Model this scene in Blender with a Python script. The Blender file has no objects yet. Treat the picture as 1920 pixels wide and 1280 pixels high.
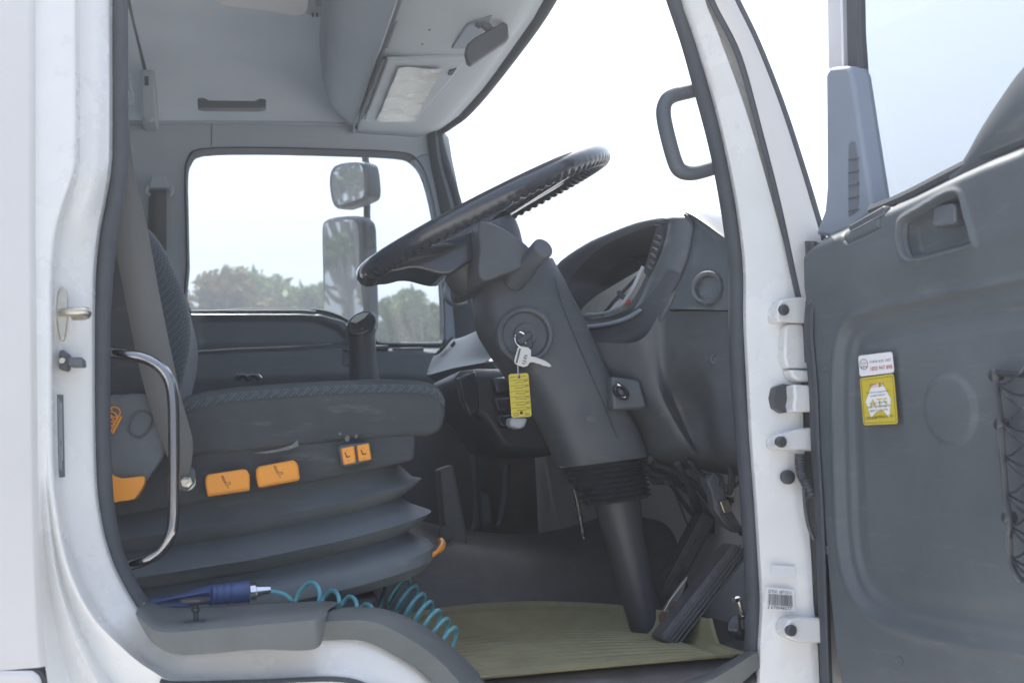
import bpy, bmesh, math, random
import numpy as np
from mathutils import Vector, Matrix, Quaternion
random.seed(7); RNG = np.random.default_rng(7)
sc = bpy.context.scene
col = sc.collection
# ------------------------------------------------------------------ camera
# x = truck forward, y = across the cab away from the open door, z = up, eye level z = 0, ground at -1.5
F = 2170.0; YAW = math.radians(13.7); PITCH = math.radians(6.0); ROLL = 0.048
CAM = np.array([0.0, -1.67, 0.0]); GROUND = -1.5
_d0 = np.array([math.sin(YAW), math.cos(YAW), 0]); _r0 = np.array([math.cos(YAW), -math.sin(YAW), 0]); _u0 = np.array([0, 0, 1.0])
CD = _d0*math.cos(PITCH) + _u0*math.sin(PITCH); _u1 = _u0*math.cos(PITCH) - _d0*math.sin(PITCH)
CR = math.cos(ROLL)*_r0 - math.sin(ROLL)*_u1; CU = math.cos(ROLL)*_u1 + math.sin(ROLL)*_r0
cd = bpy.data.cameras.new('camera'); cam = bpy.data.objects.new('camera', cd); col.objects.link(cam)
cam.matrix_world = Matrix(((CR[0], CU[0], -CD[0], CAM[0]), (CR[1], CU[1], -CD[1], CAM[1]), (CR[2], CU[2], -CD[2], CAM[2]), (0, 0, 0, 1)))
cd.lens = F/1920*36; cd.sensor_width = 36; cd.clip_start = 0.05; cd.clip_end = 3000
cd.dof.use_dof = True; cd.dof.focus_distance = 2.15; cd.dof.aperture_fstop = 6.3
sc.camera = cam
# ------------------------------------------------------------------ sky, sun, exposure
SUN_EL = math.radians(66); SUN_AZ = math.radians(93)      # azimuth from +x (forward) towards +y (passenger side)
w = bpy.data.worlds.new('World'); sc.world = w; w.use_nodes = True
nt = w.node_tree; bg = nt.nodes['Background']
sky = nt.nodes.new('ShaderNodeTexSky'); sky.sky_type = 'NISHITA'; sky.sun_disc = False
sky.sun_elevation = SUN_EL; sky.sun_rotation = math.radians(90) - SUN_AZ
sky.dust_density = 4.0; sky.air_density = 1.0; sky.ozone_density = 1.2
nt.links.new(sky.outputs[0], bg.inputs[0]); bg.inputs[1].default_value = 0.15
sl = bpy.data.lights.new('sun', 'SUN'); sl.energy = 4.5; sl.angle = math.radians(0.5); sl.color = (1, 0.95, 0.88)
so = bpy.data.objects.new('sun', sl); col.objects.link(so)
sd = Vector((math.cos(SUN_EL)*math.cos(SUN_AZ), math.cos(SUN_EL)*math.sin(SUN_AZ), math.sin(SUN_EL)))
so.rotation_euler = sd.to_track_quat('Z', 'Y').to_euler()
so.location = (4, 6, 8)
sc.view_settings.view_transform = 'Standard'; sc.view_settings.look = 'None'
sc.view_settings.gamma = 1; sc.view_settings.use_curve_mapping = False
sc.view_settings.exposure = 1.58
sc.render.engine = 'CYCLES'
sc.cycles.max_bounces = 10; sc.cycles.diffuse_bounces = 6; sc.cycles.transparent_max_bounces = 16

# ------------------------------------------------------------------ layout helpers
def ray(x, y): return CD + CR*(x-960)/F - CU*(y-640)/F
def P(x, y, Y=None, X=None, Z=None):
    """point of the place seen in the photo at (x, y) that lies on the given plane"""
    v = ray(x, y)
    if Y is not None: t = (Y-CAM[1])/v[1]
    elif X is not None: t = (X-CAM[0])/v[0]
    else: t = (Z-CAM[2])/v[2]
    return CAM + t*v
def PL(pts, Y): return [P(x, y, Y=Y) for x, y in pts]
def PY(pts): return [P(x, y, Y=Y) for x, y, Y in pts]

def cr(pts, k=6, closed=False):
    """Catmull-Rom through the points, k steps per span"""
    p = [np.array(q, float) for q in pts]; n = len(p); out = []
    for i in range(n if closed else n-1):
        if closed: a, b, c, d = p[(i-1) % n], p[i], p[(i+1) % n], p[(i+2) % n]
        else:
            b, c = p[i], p[i+1]
            a = p[i-1] if i > 0 else 2*b-c
            d = p[i+2] if i+2 < n else 2*c-b
        for j in range(k):
            t = j/k
            out.append(0.5*((2*b)+(-a+c)*t+(2*a-5*b+4*c-d)*t*t+(-a+3*b-3*c+d)*t**3))
    if not closed: out.append(p[-1])
    return out

LOC = {}
def wloc(o): return LOC[o.name]
def mk(name, verts, faces, mat, parent=None, smooth=True, bevel=0, seg=3, ang=40, solid=0, sub=0, mi=None, offs=-1):
    V = np.array(verts, float); c = (V.min(0)+V.max(0))/2
    me = bpy.data.meshes.new(name); me.from_pydata((V-c).tolist(), [], [tuple(f) for f in faces])
    for m in (mat if isinstance(mat, (list, tuple)) else [mat]): me.materials.append(m)
    if mi is not None: me.polygons.foreach_set('material_index', mi)
    bm = bmesh.new(); bm.from_mesh(me); bmesh.ops.recalc_face_normals(bm, faces=bm.faces); bm.to_mesh(me); bm.free()
    if smooth:
        me.polygons.foreach_set('use_smooth', [True]*len(me.polygons))
        me.set_sharp_from_angle(angle=math.radians(ang))
    o = bpy.data.objects.new(name, me); col.objects.link(o); LOC[o.name] = c
    if parent is not None:
        o.parent = parent; o.location = c - wloc(parent)
    else: o.location = c
    if solid:
        m = o.modifiers.new('s', 'SOLIDIFY'); m.thickness = solid; m.offset = offs
    if bevel:
        m = o.modifiers.new('b', 'BEVEL'); m.width = bevel; m.segments = seg; m.limit_method = 'ANGLE'; m.angle_limit = math.radians(35)
    if sub:
        m = o.modifiers.new('u', 'SUBSURF'); m.levels = sub; m.render_levels = sub
    return o
def empty(name, loc, label, cat, group=None):
    o = bpy.data.objects.new(name, None); col.objects.link(o); o.location = loc; o.empty_display_size = .1
    LOC[o.name] = np.array(loc, float); o['label'] = label; o['category'] = cat
    if group: o['group'] = group
    return o
def lab(o, t): o['label'] = t; return o

def grid(rows, cu=False, cv=False, off=0):
    """faces of a grid of rows"""
    n = len(rows); m = len(rows[0]); f = []
    for i in range(n if cv else n-1):
        for j in range(m if cu else m-1):
            a, b = i*m+j, i*m+(j+1) % m; c, d = ((i+1) % n)*m+(j+1) % m, ((i+1) % n)*m+j
            f.append((a+off, b+off, c+off, d+off))
    return f
def loft(name, rows, mat, parent=None, cu=False, cv=False, k=0, cap=False, **kw):
    if k: # smooth across rows
        cols = list(zip(*rows)); cols = [cr(c, k) for c in cols]; rows = list(zip(*cols))
    v = [p for r in rows for p in r]; f = grid(rows, cu, cv)
    m = len(rows[0])
    if cap: f += [tuple(range(m)), tuple(reversed(range(len(v)-m, len(v))))]
    return mk(name, v, f, mat, parent, **kw)
def frames(pts, closed=False):
    p = [Vector(q) for q in pts]; n = len(p); T = []
    for i in range(n):
        a = p[(i-1) % n] if closed or i > 0 else p[i]; b = p[(i+1) % n] if closed or i < n-1 else p[i]
        T.append((b-a).normalized())
    up = Vector((0, 1, 0)) if abs(T[0].y) < .9 else Vector((0, 0, 1))
    N = (up - T[0]*up.dot(T[0])).normalized(); out = []
    for i in range(n):
        if i: N = (T[i-1].rotation_difference(T[i]) @ N); N = (N - T[i]*N.dot(T[i])).normalized()
        out.append((p[i], T[i], N, T[i].cross(N)))
    return out
def tubegeo(pts, r, n=10, closed=False, flat=1.0, caps=True):
    fr = frames(pts, closed); rows = []
    for i, (p, t, a, b) in enumerate(fr):
        rr = r[i] if hasattr(r, '__len__') else r
        rows.append([np.array(p + a*math.cos(q)*rr*flat + b*math.sin(q)*rr) for q in [2*math.pi*j/n for j in range(n)]])
    v = [p for q in rows for p in q]; f = grid(rows, True, closed)
    if caps and not closed: f += [tuple(range(n)), tuple(reversed(range(len(v)-n, len(v))))]
    return v, f
def tube(name, pts, r, mat, parent=None, n=10, closed=False, flat=1.0, **kw):
    v, f = tubegeo(pts, r, n, closed, flat); return mk(name, v, f, mat, parent, **kw)
def prism(name, outline, ext, mat, parent=None, bevel=.004, **kw):
    """closed outline of 3-D points pushed along ext"""
    n = len(outline); e = np.array(ext, float)
    v = [np.array(p) for p in outline] + [np.array(p)+e for p in outline]
    f = [tuple(range(n)), tuple(reversed(range(n, 2*n)))] + [(i, (i+1) % n, n+(i+1) % n, n+i) for i in range(n)]
    return mk(name, v, f, mat, parent, bevel=bevel, **kw)
def yprism(name, px, Y0, Y1, mat, parent=None, bevel=.004, k=0, **kw):
    pts = PL(px, Y0)
    if k: pts = cr(pts, k, True)
    return prism(name, pts, (0, Y1-Y0, 0), mat, parent, bevel, **kw)
def lathe(name, o, axis, prof, mat, parent=None, n=28, sx=1.0, e1=None, **kw):
    o = Vector(o); ax = Vector(axis).normalized()
    a = Vector(e1) if e1 is not None else ax.orthogonal(); a = (a-ax*a.dot(ax)).normalized(); b = ax.cross(a); rows = []
    for r, h in prof:
        rows.append([np.array(o+ax*h+a*(r*sx*math.cos(q))+b*(r*math.sin(q))) for q in [2*math.pi*j/n for j in range(n)]])
    v = [p for q in rows for p in q]; f = grid(rows, True)
    f += [tuple(range(n)), tuple(reversed(range(len(v)-n, len(v))))]
    return mk(name, v, f, mat, parent, **kw)
def box(name, c, s, mat, parent=None, rot=None, bevel=.004, **kw):
    c = np.array(c, float); R = np.array(rot) if rot is not None else np.eye(3)
    v = [c + R @ (np.array(s)*np.array(q)/2) for q in [(-1,-1,-1),(1,-1,-1),(1,1,-1),(-1,1,-1),(-1,-1,1),(1,-1,1),(1,1,1),(-1,1,1)]]
    return mk(name, v, [(0,1,2,3),(4,5,6,7),(0,1,5,4),(1,2,6,5),(2,3,7,6),(3,0,4,7)], mat, parent, bevel=bevel, **kw)
def textgeo(s, o, ex, ey, h, w=None, lift=0.0):
    """flat lettering as mesh: lower-left at o, reading along ex, height h, squeezed to width w"""
    cu = bpy.data.curves.new('t', 'FONT'); cu.body = s; cu.size = 1; cu.resolution_u = 2
    ob = bpy.data.objects.new('t', cu); col.objects.link(ob)
    dg = bpy.context.evaluated_depsgraph_get(); me = bpy.data.meshes.new_from_object(ob.evaluated_get(dg))
    vs = np.array([v.co[:] for v in me.vertices]); fs = [tuple(p.vertices) for p in me.polygons]
    bpy.data.objects.remove(ob); bpy.data.curves.remove(cu); bpy.data.meshes.remove(me)
    if len(vs) == 0: return [], []
    vs[:, 0] -= vs[:, 0].min(); sx = (w/vs[:, 0].max()) if w else h/.72; sy = h/.72
    ex = np.array(ex, float); ey = np.array(ey, float); nz = np.cross(ex, ey)
    return [np.array(o)+ex*(q[0]*sx)+ey*(q[1]*sy)+nz*lift for q in vs], fs
class Geo:
    """collects pieces of one part"""
    def __init__(s): s.v = []; s.f = []; s.m = []
    def add(s, vf, m=0):
        v, f = vf; b = len(s.v); s.v += list(v); s.f += [tuple(i+b for i in q) for q in f]; s.m += [m]*len(f); return s
    def quad(s, a, b, c, d, m=0): return s.add(([a, b, c, d], [(0, 1, 2, 3)]), m)
    def build(s, name, mat, parent, **kw): return mk(name, s.v, s.f, mat, parent, mi=s.m, **kw)
# distance helpers for relief on panels (vectorised)
def seg_dist(Pt, poly, closed=False):
    poly = np.array(poly, float); best = np.full(Pt.shape[:-1], 1e9); n = len(poly)
    for i in range(n if closed else n-1):
        a, b = poly[i], poly[(i+1) % n]; ab = b-a; t = np.clip(((Pt-a)@ab)/(ab@ab+1e-12), 0, 1)
        best = np.minimum(best, np.linalg.norm(Pt-(a+t[..., None]*ab), axis=-1))
    return best
def inside(Pt, poly):
    poly = np.array(poly, float); x, y = Pt[..., 0], Pt[..., 1]; r = np.zeros(x.shape, bool); n = len(poly)
    for i in range(n):
        (x1, y1), (x2, y2) = poly[i], poly[(i+1) % n]
        c = ((y1 > y) != (y2 > y)) & (x < (x2-x1)*(y-y1)/(y2-y1+1e-12)+x1); r ^= c
    return r
def sdf(Pt, poly): d = seg_dist(Pt, poly, True); return np.where(inside(Pt, poly), d, -d)
def sst(a, b, x): t = np.clip((x-a)/(b-a), 0, 1); return t*t*(3-2*t)

# ------------------------------------------------------------------ materials
def mat(name, c, rough=.5, metal=0, bump=0, bscale=400, var=0, vscale=6, coat=0, spec=.5, dust=0, detail=3):
    m = bpy.data.materials.new(name); m.use_nodes = True; n = m.node_tree; b = n.nodes['Principled BSDF']
    b.inputs['Base Color'].default_value = (*c, 1); b.inputs['Roughness'].default_value = rough; b.inputs['Metallic'].default_value = metal
    b.inputs['Coat Weight'].default_value = coat; b.inputs['Specular IOR Level'].default_value = spec
    tc = n.nodes.new('ShaderNodeTexCoord')
    if var or dust:
        no = n.nodes.new('ShaderNodeTexNoise'); no.inputs['Scale'].default_value = vscale; no.inputs['Detail'].default_value = 6; no.inputs['Roughness'].default_value = .65
        n.links.new(tc.outputs['Object'], no.inputs['Vector'])
        rp = n.nodes.new('ShaderNodeValToRGB'); e = rp.color_ramp.elements
        e[0].position = .3; e[1].position = .75
        e[0].color = (*[q*(1-var) for q in c], 1); e[1].color = (*[min(1, q*(1+var)+dust*k) for q, k in zip(c, (.5, .46, .38))], 1)
        n.links.new(no.outputs['Fac'], rp.inputs['Fac']); n.links.new(rp.outputs['Color'], b.inputs['Base Color'])
        mr = n.nodes.new('ShaderNodeMapRange'); mr.inputs['To Min'].default_value = max(0, rough-.08); mr.inputs['To Max'].default_value = min(1, rough+.1)
        n.links.new(no.outputs['Fac'], mr.inputs['Value']); n.links.new(mr.outputs[0], b.inputs['Roughness'])
    if dust:
        mp = n.nodes.new('ShaderNodeMapping'); mp.inputs['Scale'].default_value = (7, 7, 38); n.links.new(tc.outputs['Object'], mp.inputs['Vector'])
        n2 = n.nodes.new('ShaderNodeTexNoise'); n2.inputs['Scale'].default_value = 1.6; n2.inputs['Detail'].default_value = 9; n2.inputs['Roughness'].default_value = .7; n.links.new(mp.outputs[0], n2.inputs['Vector'])
        m2 = n.nodes.new('ShaderNodeMapRange'); m2.inputs['From Min'].default_value = .56; m2.inputs['From Max'].default_value = .74; m2.inputs['To Max'].default_value = .16 if c[0] < .5 else .06; n.links.new(n2.outputs['Fac'], m2.inputs['Value'])
        mx = n.nodes.new('ShaderNodeMix'); mx.data_type = 'RGBA'; mx.inputs[7].default_value = ((.36, .35, .32, 1) if c[0] < .5 else (.50, .47, .40, 1))
        n.links.new(m2.outputs[0], mx.inputs[0]); n.links.new(rp.outputs['Color'], mx.inputs[6]); n.links.new(mx.outputs[2], b.inputs['Base Color'])
    if bump:
        bn = n.nodes.new('ShaderNodeTexNoise'); bn.inputs['Scale'].default_value = bscale; bn.inputs['Detail'].default_value = detail
        n.links.new(tc.outputs['Object'], bn.inputs['Vector'])
        bp = n.nodes.new('ShaderNodeBump'); bp.inputs['Strength'].default_value = bump; bp.inputs['Distance'].default_value = .001
        n.links.new(bn.outputs['Fac'], bp.inputs['Height']); n.links.new(bp.outputs[0], b.inputs['Normal'])
    return m
def fabric(name, c, c2, scale):
    m = mat(name, c, .9, spec=.2); n = m.node_tree; b = n.nodes['Principled BSDF']
    tc = n.nodes.new('ShaderNodeTexCoord'); vo = n.nodes.new('ShaderNodeTexVoronoi'); vo.inputs['Scale'].default_value = scale; vo.inputs['Randomness'].default_value = .12
    mp = n.nodes.new('ShaderNodeMapping'); mp.inputs['Rotation'].default_value = (.6, .78, .4); n.links.new(tc.outputs['Object'], mp.inputs['Vector'])
    n.links.new(mp.outputs[0], vo.inputs['Vector'])
    mx = n.nodes.new('ShaderNodeMix'); mx.data_type = 'RGBA'; mx.inputs[6].default_value = (*c2, 1); mx.inputs[7].default_value = (*c, 1)
    mr = n.nodes.new('ShaderNodeMapRange'); mr.inputs['From Max'].default_value = .6
    n.links.new(vo.outputs['Distance'], mr.inputs['Value']); n.links.new(mr.outputs[0], mx.inputs[0]); n.links.new(mx.outputs[2], b.inputs['Base Color'])
    bp = n.nodes.new('ShaderNodeBump'); bp.inputs['Strength'].default_value = .6; bp.inputs['Distance'].default_value = .002; bp.invert = True
    n.links.new(vo.outputs['Distance'], bp.inputs['Height']); n.links.new(bp.outputs[0], b.inputs['Normal'])
    b.inputs['Sheen Weight'].default_value = .3
    return m
def glass(name, tint, refl=.06, rough=0.0, veil=0.0):
    m = bpy.data.materials.new(name); m.use_nodes = True; n = m.node_tree
    for q in list(n.nodes): n.nodes.remove(q)
    o = n.nodes.new('ShaderNodeOutputMaterial'); t = n.nodes.new('ShaderNodeBsdfTransparent'); g = n.nodes.new('ShaderNodeBsdfGlossy'); x = n.nodes.new('ShaderNodeMixShader')
    t.inputs[0].default_value = (*tint, 1); g.inputs['Roughness'].default_value = rough
    lw = n.nodes.new('ShaderNodeLayerWeight'); lw.inputs[0].default_value = .5
    pw = n.nodes.new('ShaderNodeMath'); pw.operation = 'POWER'; pw.inputs[1].default_value = 5; n.links.new(lw.outputs['Facing'], pw.inputs[0])
    fr = n.nodes.new('ShaderNodeMath'); fr.operation = 'MULTIPLY_ADD'; fr.inputs[1].default_value = .9; fr.inputs[2].default_value = refl; n.links.new(pw.outputs[0], fr.inputs[0])
    n.links.new(fr.outputs[0], x.inputs[0]); n.links.new(t.outputs[0], x.inputs[1]); n.links.new(g.outputs[0], x.inputs[2])
    last = x
    if veil:
        df = n.nodes.new('ShaderNodeBsdfTranslucent'); df.inputs[0].default_value = (.8, .8, .78, 1); y = n.nodes.new('ShaderNodeMixShader')
        tc = n.nodes.new('ShaderNodeTexCoord'); no = n.nodes.new('ShaderNodeTexNoise'); no.inputs['Scale'].default_value = 3; no.inputs['Detail'].default_value = 8
        n.links.new(tc.outputs['Object'], no.inputs['Vector'])
        mr = n.nodes.new('ShaderNodeMapRange'); mr.inputs['From Min'].default_value = .3; mr.inputs['From Max'].default_value = .8; mr.inputs['To Min'].default_value = veil*.3; mr.inputs['To Max'].default_value = veil
        n.links.new(no.outputs['Fac'], mr.inputs['Value']); n.links.new(mr.outputs[0], y.inputs[0]); n.links.new(x.outputs[0], y.inputs[1]); n.links.new(df.outputs[0], y.inputs[2]); last = y
    n.links.new(last.outputs[0], o.inputs[0]); return m

M = {}
M['paint'] = mat('white_paint', (.625,.62,.60), .22, coat=.8, var=.02, vscale=3, bump=.02, bscale=60)
M['paint2'] = mat('jamb_paint', (.69,.70,.68), .26, coat=.6, var=.045, vscale=7, dust=.015)
M['seal'] = mat('rubber_seal', (.062,.071,.082), .75, bump=.4, bscale=300, var=.15, vscale=30)
M['plastic'] = mat('grey_plastic', (.080,.097,.110), .5, bump=.25, bscale=900, var=.10, vscale=5, dust=.045)
M['dashrim'] = mat('dash_rim_plastic', (.098,.117,.135), .34, bump=.15, bscale=900, var=.08, vscale=5, dust=.03)
M['glaregrey'] = mat('glare_grey', (.22,.262,.318), .5, bump=.2, bscale=900, var=.06)  # lightened towards blue to paint in sky glare and edge highlight
M['plastic_d'] = mat('dark_plastic', (.078,.091,.103), .5, bump=.2, bscale=900, var=.1, vscale=6, dust=.02)
M['black'] = mat('black_plastic', (.055,.06,.066), .4, bump=.1, bscale=700, var=.1)
M['gloss'] = mat('glossy_black', (.035,.041,.05), .17, coat=.5)
M['liner'] = mat('headliner', (.70,.76,.81), .9, bump=.5, bscale=1200, var=.04, vscale=4)
M['trim'] = mat('pale_trim', (.44,.485,.52), .7, bump=.2, bscale=900, var=.04)
M['shelf'] = mat('shelf_grey', (.28,.325,.375), .7, bump=.2, bscale=900, var=.05)
M['step'] = mat('step_plastic', (.115,.130,.132), .6, bump=.3, bscale=700, var=.1, dust=.05)
M['fabric'] = fabric('mesh_fabric', (.045, .057, .066), (.105, .128, .144), 230)
M['vinyl'] = mat('side_cloth', (.040,.049,.054), .85, bump=.5, bscale=900, var=.12, vscale=12, dust=.03)
M['bellows'] = mat('bellows_rubber', (.10,.12,.134), .6, bump=.1, bscale=300, var=.12, vscale=7, dust=.03)
M['webbing'] = mat('webbing', (.13,.137,.134), .85, bump=.6, bscale=1500, var=.04)
M['orange'] = mat('orange_plastic', (.74,.29,.03), .4, bump=.05, var=.05)
M['chrome'] = mat('chrome', (.75, .75, .76), .12, metal=1)
M['rail'] = mat('rail_steel', (.30,.30,.31), .16, metal=1)
M['steel'] = mat('zinc_steel', (.55, .52, .44), .35, metal=1, var=.15, vscale=40)
M['alloy'] = mat('brushed_alloy', (.74, .75, .77), .42, metal=.6)
M['washer'] = mat('zinc_washer', (.55, .58, .50), .5, metal=.25, var=.1, vscale=60)
M['key'] = mat('key_nickel', (.68, .66, .60), .38, metal=.85)
M['mirror'] = mat('mirror_glass', (.9, .92, .93), .01, metal=1)
M['yellow'] = mat('yellow_tag', (.58,.47,.045), .45)
M['white_st'] = mat('white_sticker', (.78, .79, .8), .4)
M['ink'] = mat('black_ink', (.02, .02, .025), .6)
M['brown_ink'] = mat('brown_ink', (.09, .06, .045), .6)
M['red_ink'] = mat('red_ink', (.45, .06, .05), .6)
M['rust'] = mat('rusty_steel', (.16, .09, .05), .8, var=.4, vscale=60)
M['blue'] = mat('blue_plastic', (.055,.09,.215), .45, bump=.1, var=.1)
M['teal'] = mat('teal_hose', (.12,.36,.41), .3)
M['floor'] = mat('floor_vinyl', (.125,.118,.122), .42, bump=.9, bscale=260, var=.2, vscale=8, dust=.04, detail=1)
M['mat'] = mat('rubber_mat', (.25,.23,.125), .75, bump=.5, bscale=200, var=.2, vscale=7, dust=.08)  # olive brown of a flare ghost put into the mat colour
M['pedal'] = mat('pedal_rubber', (.062,.062,.066), .6, var=.3, vscale=30, dust=.06)
M['paper'] = mat('clear_pouch', (.62, .63, .60), .25, bump=.8, bscale=25, var=.08, vscale=20, detail=2)
M['lens'] = mat('lamp_lens', (.92,.90,.90), .3)
M['gauge'] = mat('gauge_face', (.42, .42, .38), .6, var=.1, vscale=30, dust=.05)
M['column'] = mat('column_plastic', (.066, .078, .088), .48, bump=.2, bscale=900, var=.12, vscale=5, dust=.03)
M['shade'] = mat('vent_grey', (.13, .155, .19), .6)
M['glass'] = glass('window_glass', (.60, .665, .705), veil=.025)
M['wglass'] = glass('windscreen_glass', (.96, .985, .99), veil=.0)
M['dglass'] = glass('door_glass', (.73, .755, .77), veil=.025)

# ================================================================== ground
def ground():
    m = bpy.data.materials.new('yard'); m.use_nodes = True; n = m.node_tree; b = n.nodes['Principled BSDF']; b.inputs['Roughness'].default_value = .9
    tc = n.nodes.new('ShaderNodeTexCoord'); a = n.nodes.new('ShaderNodeTexNoise'); a.inputs['Scale'].default_value = .15; a.inputs['Detail'].default_value = 10
    n.links.new(tc.outputs['Object'], a.inputs['Vector']); r = n.nodes.new('ShaderNodeValToRGB')
    r.color_ramp.elements[0].position = .35; r.color_ramp.elements[1].position = .7
    r.color_ramp.elements[0].color = (.30, .295, .285, 1); r.color_ramp.elements[1].color = (.42, .41, .39, 1)
    n.links.new(a.outputs['Fac'], r.inputs['Fac']); n.links.new(r.outputs[0], b.inputs['Base Color'])
    s = 1200
    o = mk('ground', [(-s, -s, GROUND), (s, -s, GROUND), (s, s, GROUND), (-s, s, GROUND)], [(0, 1, 2, 3)], m, smooth=False)
    o['kind'] = 'structure'; o['label'] = 'pale gravel yard ground around the truck'
ground()

# ================================================================== truck
T = empty('truck', (0.3, 1.0, GROUND), 'white truck cab seen through its open driver door', 'truck')

# ---- near side skin, door jamb and sill: rails that run down the pillar and forward along the sill
def rail(px, Y):
    Ys = Y if hasattr(Y, '__len__') else [Y]*len(px)
    return cr([P(x, y, Y=yy) for (x, y), yy in zip(px, Ys)], 6)
ra = [(58,-60),(58,250),(58,320),(58,375),(58,440),(59,520),(60,640),(62,850),(64,950),(67,1060),(71,1150),(80,1250),(110,1330),(250,1370),(420,1370),(620,1370),(690,1370),(760,1390),(800,1420)]
rb = [(142,-60),(142,250),(139,320),(122,375),(104,440),(97,520),(97,640),(99,850),(108,950),(132,1060),(175,1150),(235,1215),(285,1255),(340,1276),(480,1273),(620,1267),(690,1280),(760,1325),(820,1390)]
rc = [(150,-60),(150,250),(148,320),(134,372),(116,440),(108,520),(107,640),(110,850),(121,950),(146,1057),(188,1143),(246,1205),(293,1242),(345,1262),(480,1258),(620,1252),(692,1264),(768,1312),(830,1380)]
rm = [(180,-60),(181,250),(180,320),(170,372),(152,440),(146,520),(146,640),(148,850),(156,950),(178,1047),(214,1123),(262,1182),(303,1222),(350,1242),(480,1236),(620,1226),(700,1236),(785,1284),(850,1360)]
rd = [(208,-60),(209,250),(206,320),(197,372),(184,440),(177,520),(176,640),(178,850),(185,950),(205,1037),(236,1105),(272,1160),(312,1205),(355,1222),(480,1210),(620,1192),(705,1204),(795,1258),(870,1340)]
re_ = [(x+16, y-8) for x, y in rd]
a2 = [(x+5, y) for x, y in ra]
lrp = lambda q: [((a[0]*(1-q)+b[0]*q), (a[1]*(1-q)+b[1]*q)) for a, b in zip(a2, rb)]
rows = [rail(a2, .012), rail(lrp(.25), [.012]*7+[.013, .02, .03, .036, .036, .03, .02, .012, .012, .012, .012, .012]), rail(lrp(.5), [.012]*7+[.013, .014, .012, .008, .006, .006, .01, .012, .012, .012, .012, .012]), rail(lrp(.62), [.012]*7+[.013, .02, .026, .028, .028, .026, .018, .012, .012, .012, .012, .012]), rail([(x-8, y+3) for x, y in rb], .012), rail(rb, .016), rail(rc, [.04]*12+[.036, .03, .026, .026, .026, .03, .034]),
        rail(rm, [.046]*3+[.05, .056, .06]+[.06]*6+[.05, .04, .034, .034, .034, .036, .04]), rail([(x-6, y+2) for x, y in rd], [.064]*3+[.07]*9+[.06, .048, .042, .042, .042, .044, .05]), rail(rd, [.082]*12+[.07, .058, .052, .052, .052, .056, .06]), rail(re_, .13)]
loft('door_jamb', rows, M['paint2'], T, k=3)
# outer skin: flat rear corner panel with a rolled front edge
sk = rail(ra, 0.0); sk_r = [p + np.array([.004, .012, 0]) for p in sk]
back = [np.array([-1.1, 0.0, p[2]]) for p in sk]
n0 = 67
loft('corner_panel', [back[:n0], [p*np.array([1,0,1])+np.array([-.005,0.0,0]) for p in sk[:n0]], [p+np.array([0,.003,0]) for p in sk[:n0]], sk_r[:n0]], M['paint'], T)
# panel below the shut line at the lower left
low = [(-80,1257),(60,1257),(74,1266),(80,1290),(82,1400),(-80,1400)]
yprism('step_panel', low, -.004, .05, M['paint'], T, bevel=.006)
tube('shut_line', PL([(-80,1253),(58,1253),(76,1261),(84,1280),(87,1400)], .004), .003, M['black'], T, n=6)
tube('sill_gap', cr(PL([(300,1276),(340,1281),(480,1278),(620,1272),(690,1286),(760,1332)], .012), 5), .004, M['black'], T, n=6)
# rubber weatherstrip round the opening
tube('weatherstrip', cr(PL([(224,-70),(224,150),(224,300),(215,380),(203,450),(193,560),(190,700),(192,850),(198,950),(214,1030),(238,1090),(264,1132)], .10), 6), .0125, M['seal'], T, n=12, flat=1.3)
tube('weatherstrip', cr(PL([(1242,-70),(1264,0),(1291,80),(1316,170),(1340,260),(1358,345),(1373,440),(1381,520),(1381,600),(1386,720),(1394,820),(1403,940),(1409,1040),(1412,1110),(1412,1180),(1410,1218)], .10), 6), .0125, M['seal'], T, n=12, flat=1.3)

# ---- front pillar, white, with two weather lines
pa = [(1275,-70),(1276,0),(1300,73),(1339,203),(1371,345),(1387,447),(1393,520),(1393,600),(1399,723),(1404,820),(1413,942),(1420,1050),(1424,1130),(1420,1210),(1418,1300)]
pb = [(1318,-70),(1327,0),(1350,60),(1402,203),(1444,345),(1472,447),(1490,520),(1500,600),(1508,723),(1512,820),(1518,942),(1526,1050),(1530,1130),(1538,1210),(1542,1300)]
pm = [((a[0]*.5+b[0]*.5), (a[1]*.5+b[1]*.5)) for a, b in zip(pa, pb)]
ins = [(x-14, y) for x, y in pa]
rows = [rail(ins, .14), rail(pa, .09), rail([(x+6, y) for x, y in pa], .07), rail(pm, .055), rail([(x-5, y) for x, y in pb], .045), rail(pb, .06), rail([(x+40, y) for x, y in pb], .07)]
loft('front_pillar', rows, M['paint2'], T, k=2)
pc = [(1350,-70),(1379,0),(1418,81),(1463,195),(1503,317),(1531,410),(1545,480),(1560,560)]
pb2 = [(1318,-70),(1334,0),(1384,101),(1424,244),(1460,386),(1489,520),(1498,560),(1503,585)]
# outer half of the pillar towards the windscreen
def rail8(px, Y): return cr(PL(px, Y), 6)
loft('pillar_skin', [rail8(pb2, .062), rail8([(x+6, y) for x, y in pb2], .03), rail8([(x-5, y) for x, y in pc], .02), rail8(pc, .028), rail8([(x+3, y) for x, y in pc], .1)], M['paint'], T, k=2)
tube('pillar_strip', cr(PL([(1312,-70),(1333,0),(1383,101),(1424,244),(1460,386),(1489,520),(1501,566)], .036), 6), .0052, M['seal'], T, n=8)
tube('pillar_strip', cr(PL([(1501,562),(1508,610),(1512,680)], .034), 6), .007, M['seal'], T, n=8)
tube('screen_strip', cr(PL([(1350,-70),(1382,0),(1421,81),(1466,195),(1506,317),(1534,410),(1545,450)], .02), 6), .005, M['seal'], T, n=8)
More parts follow.
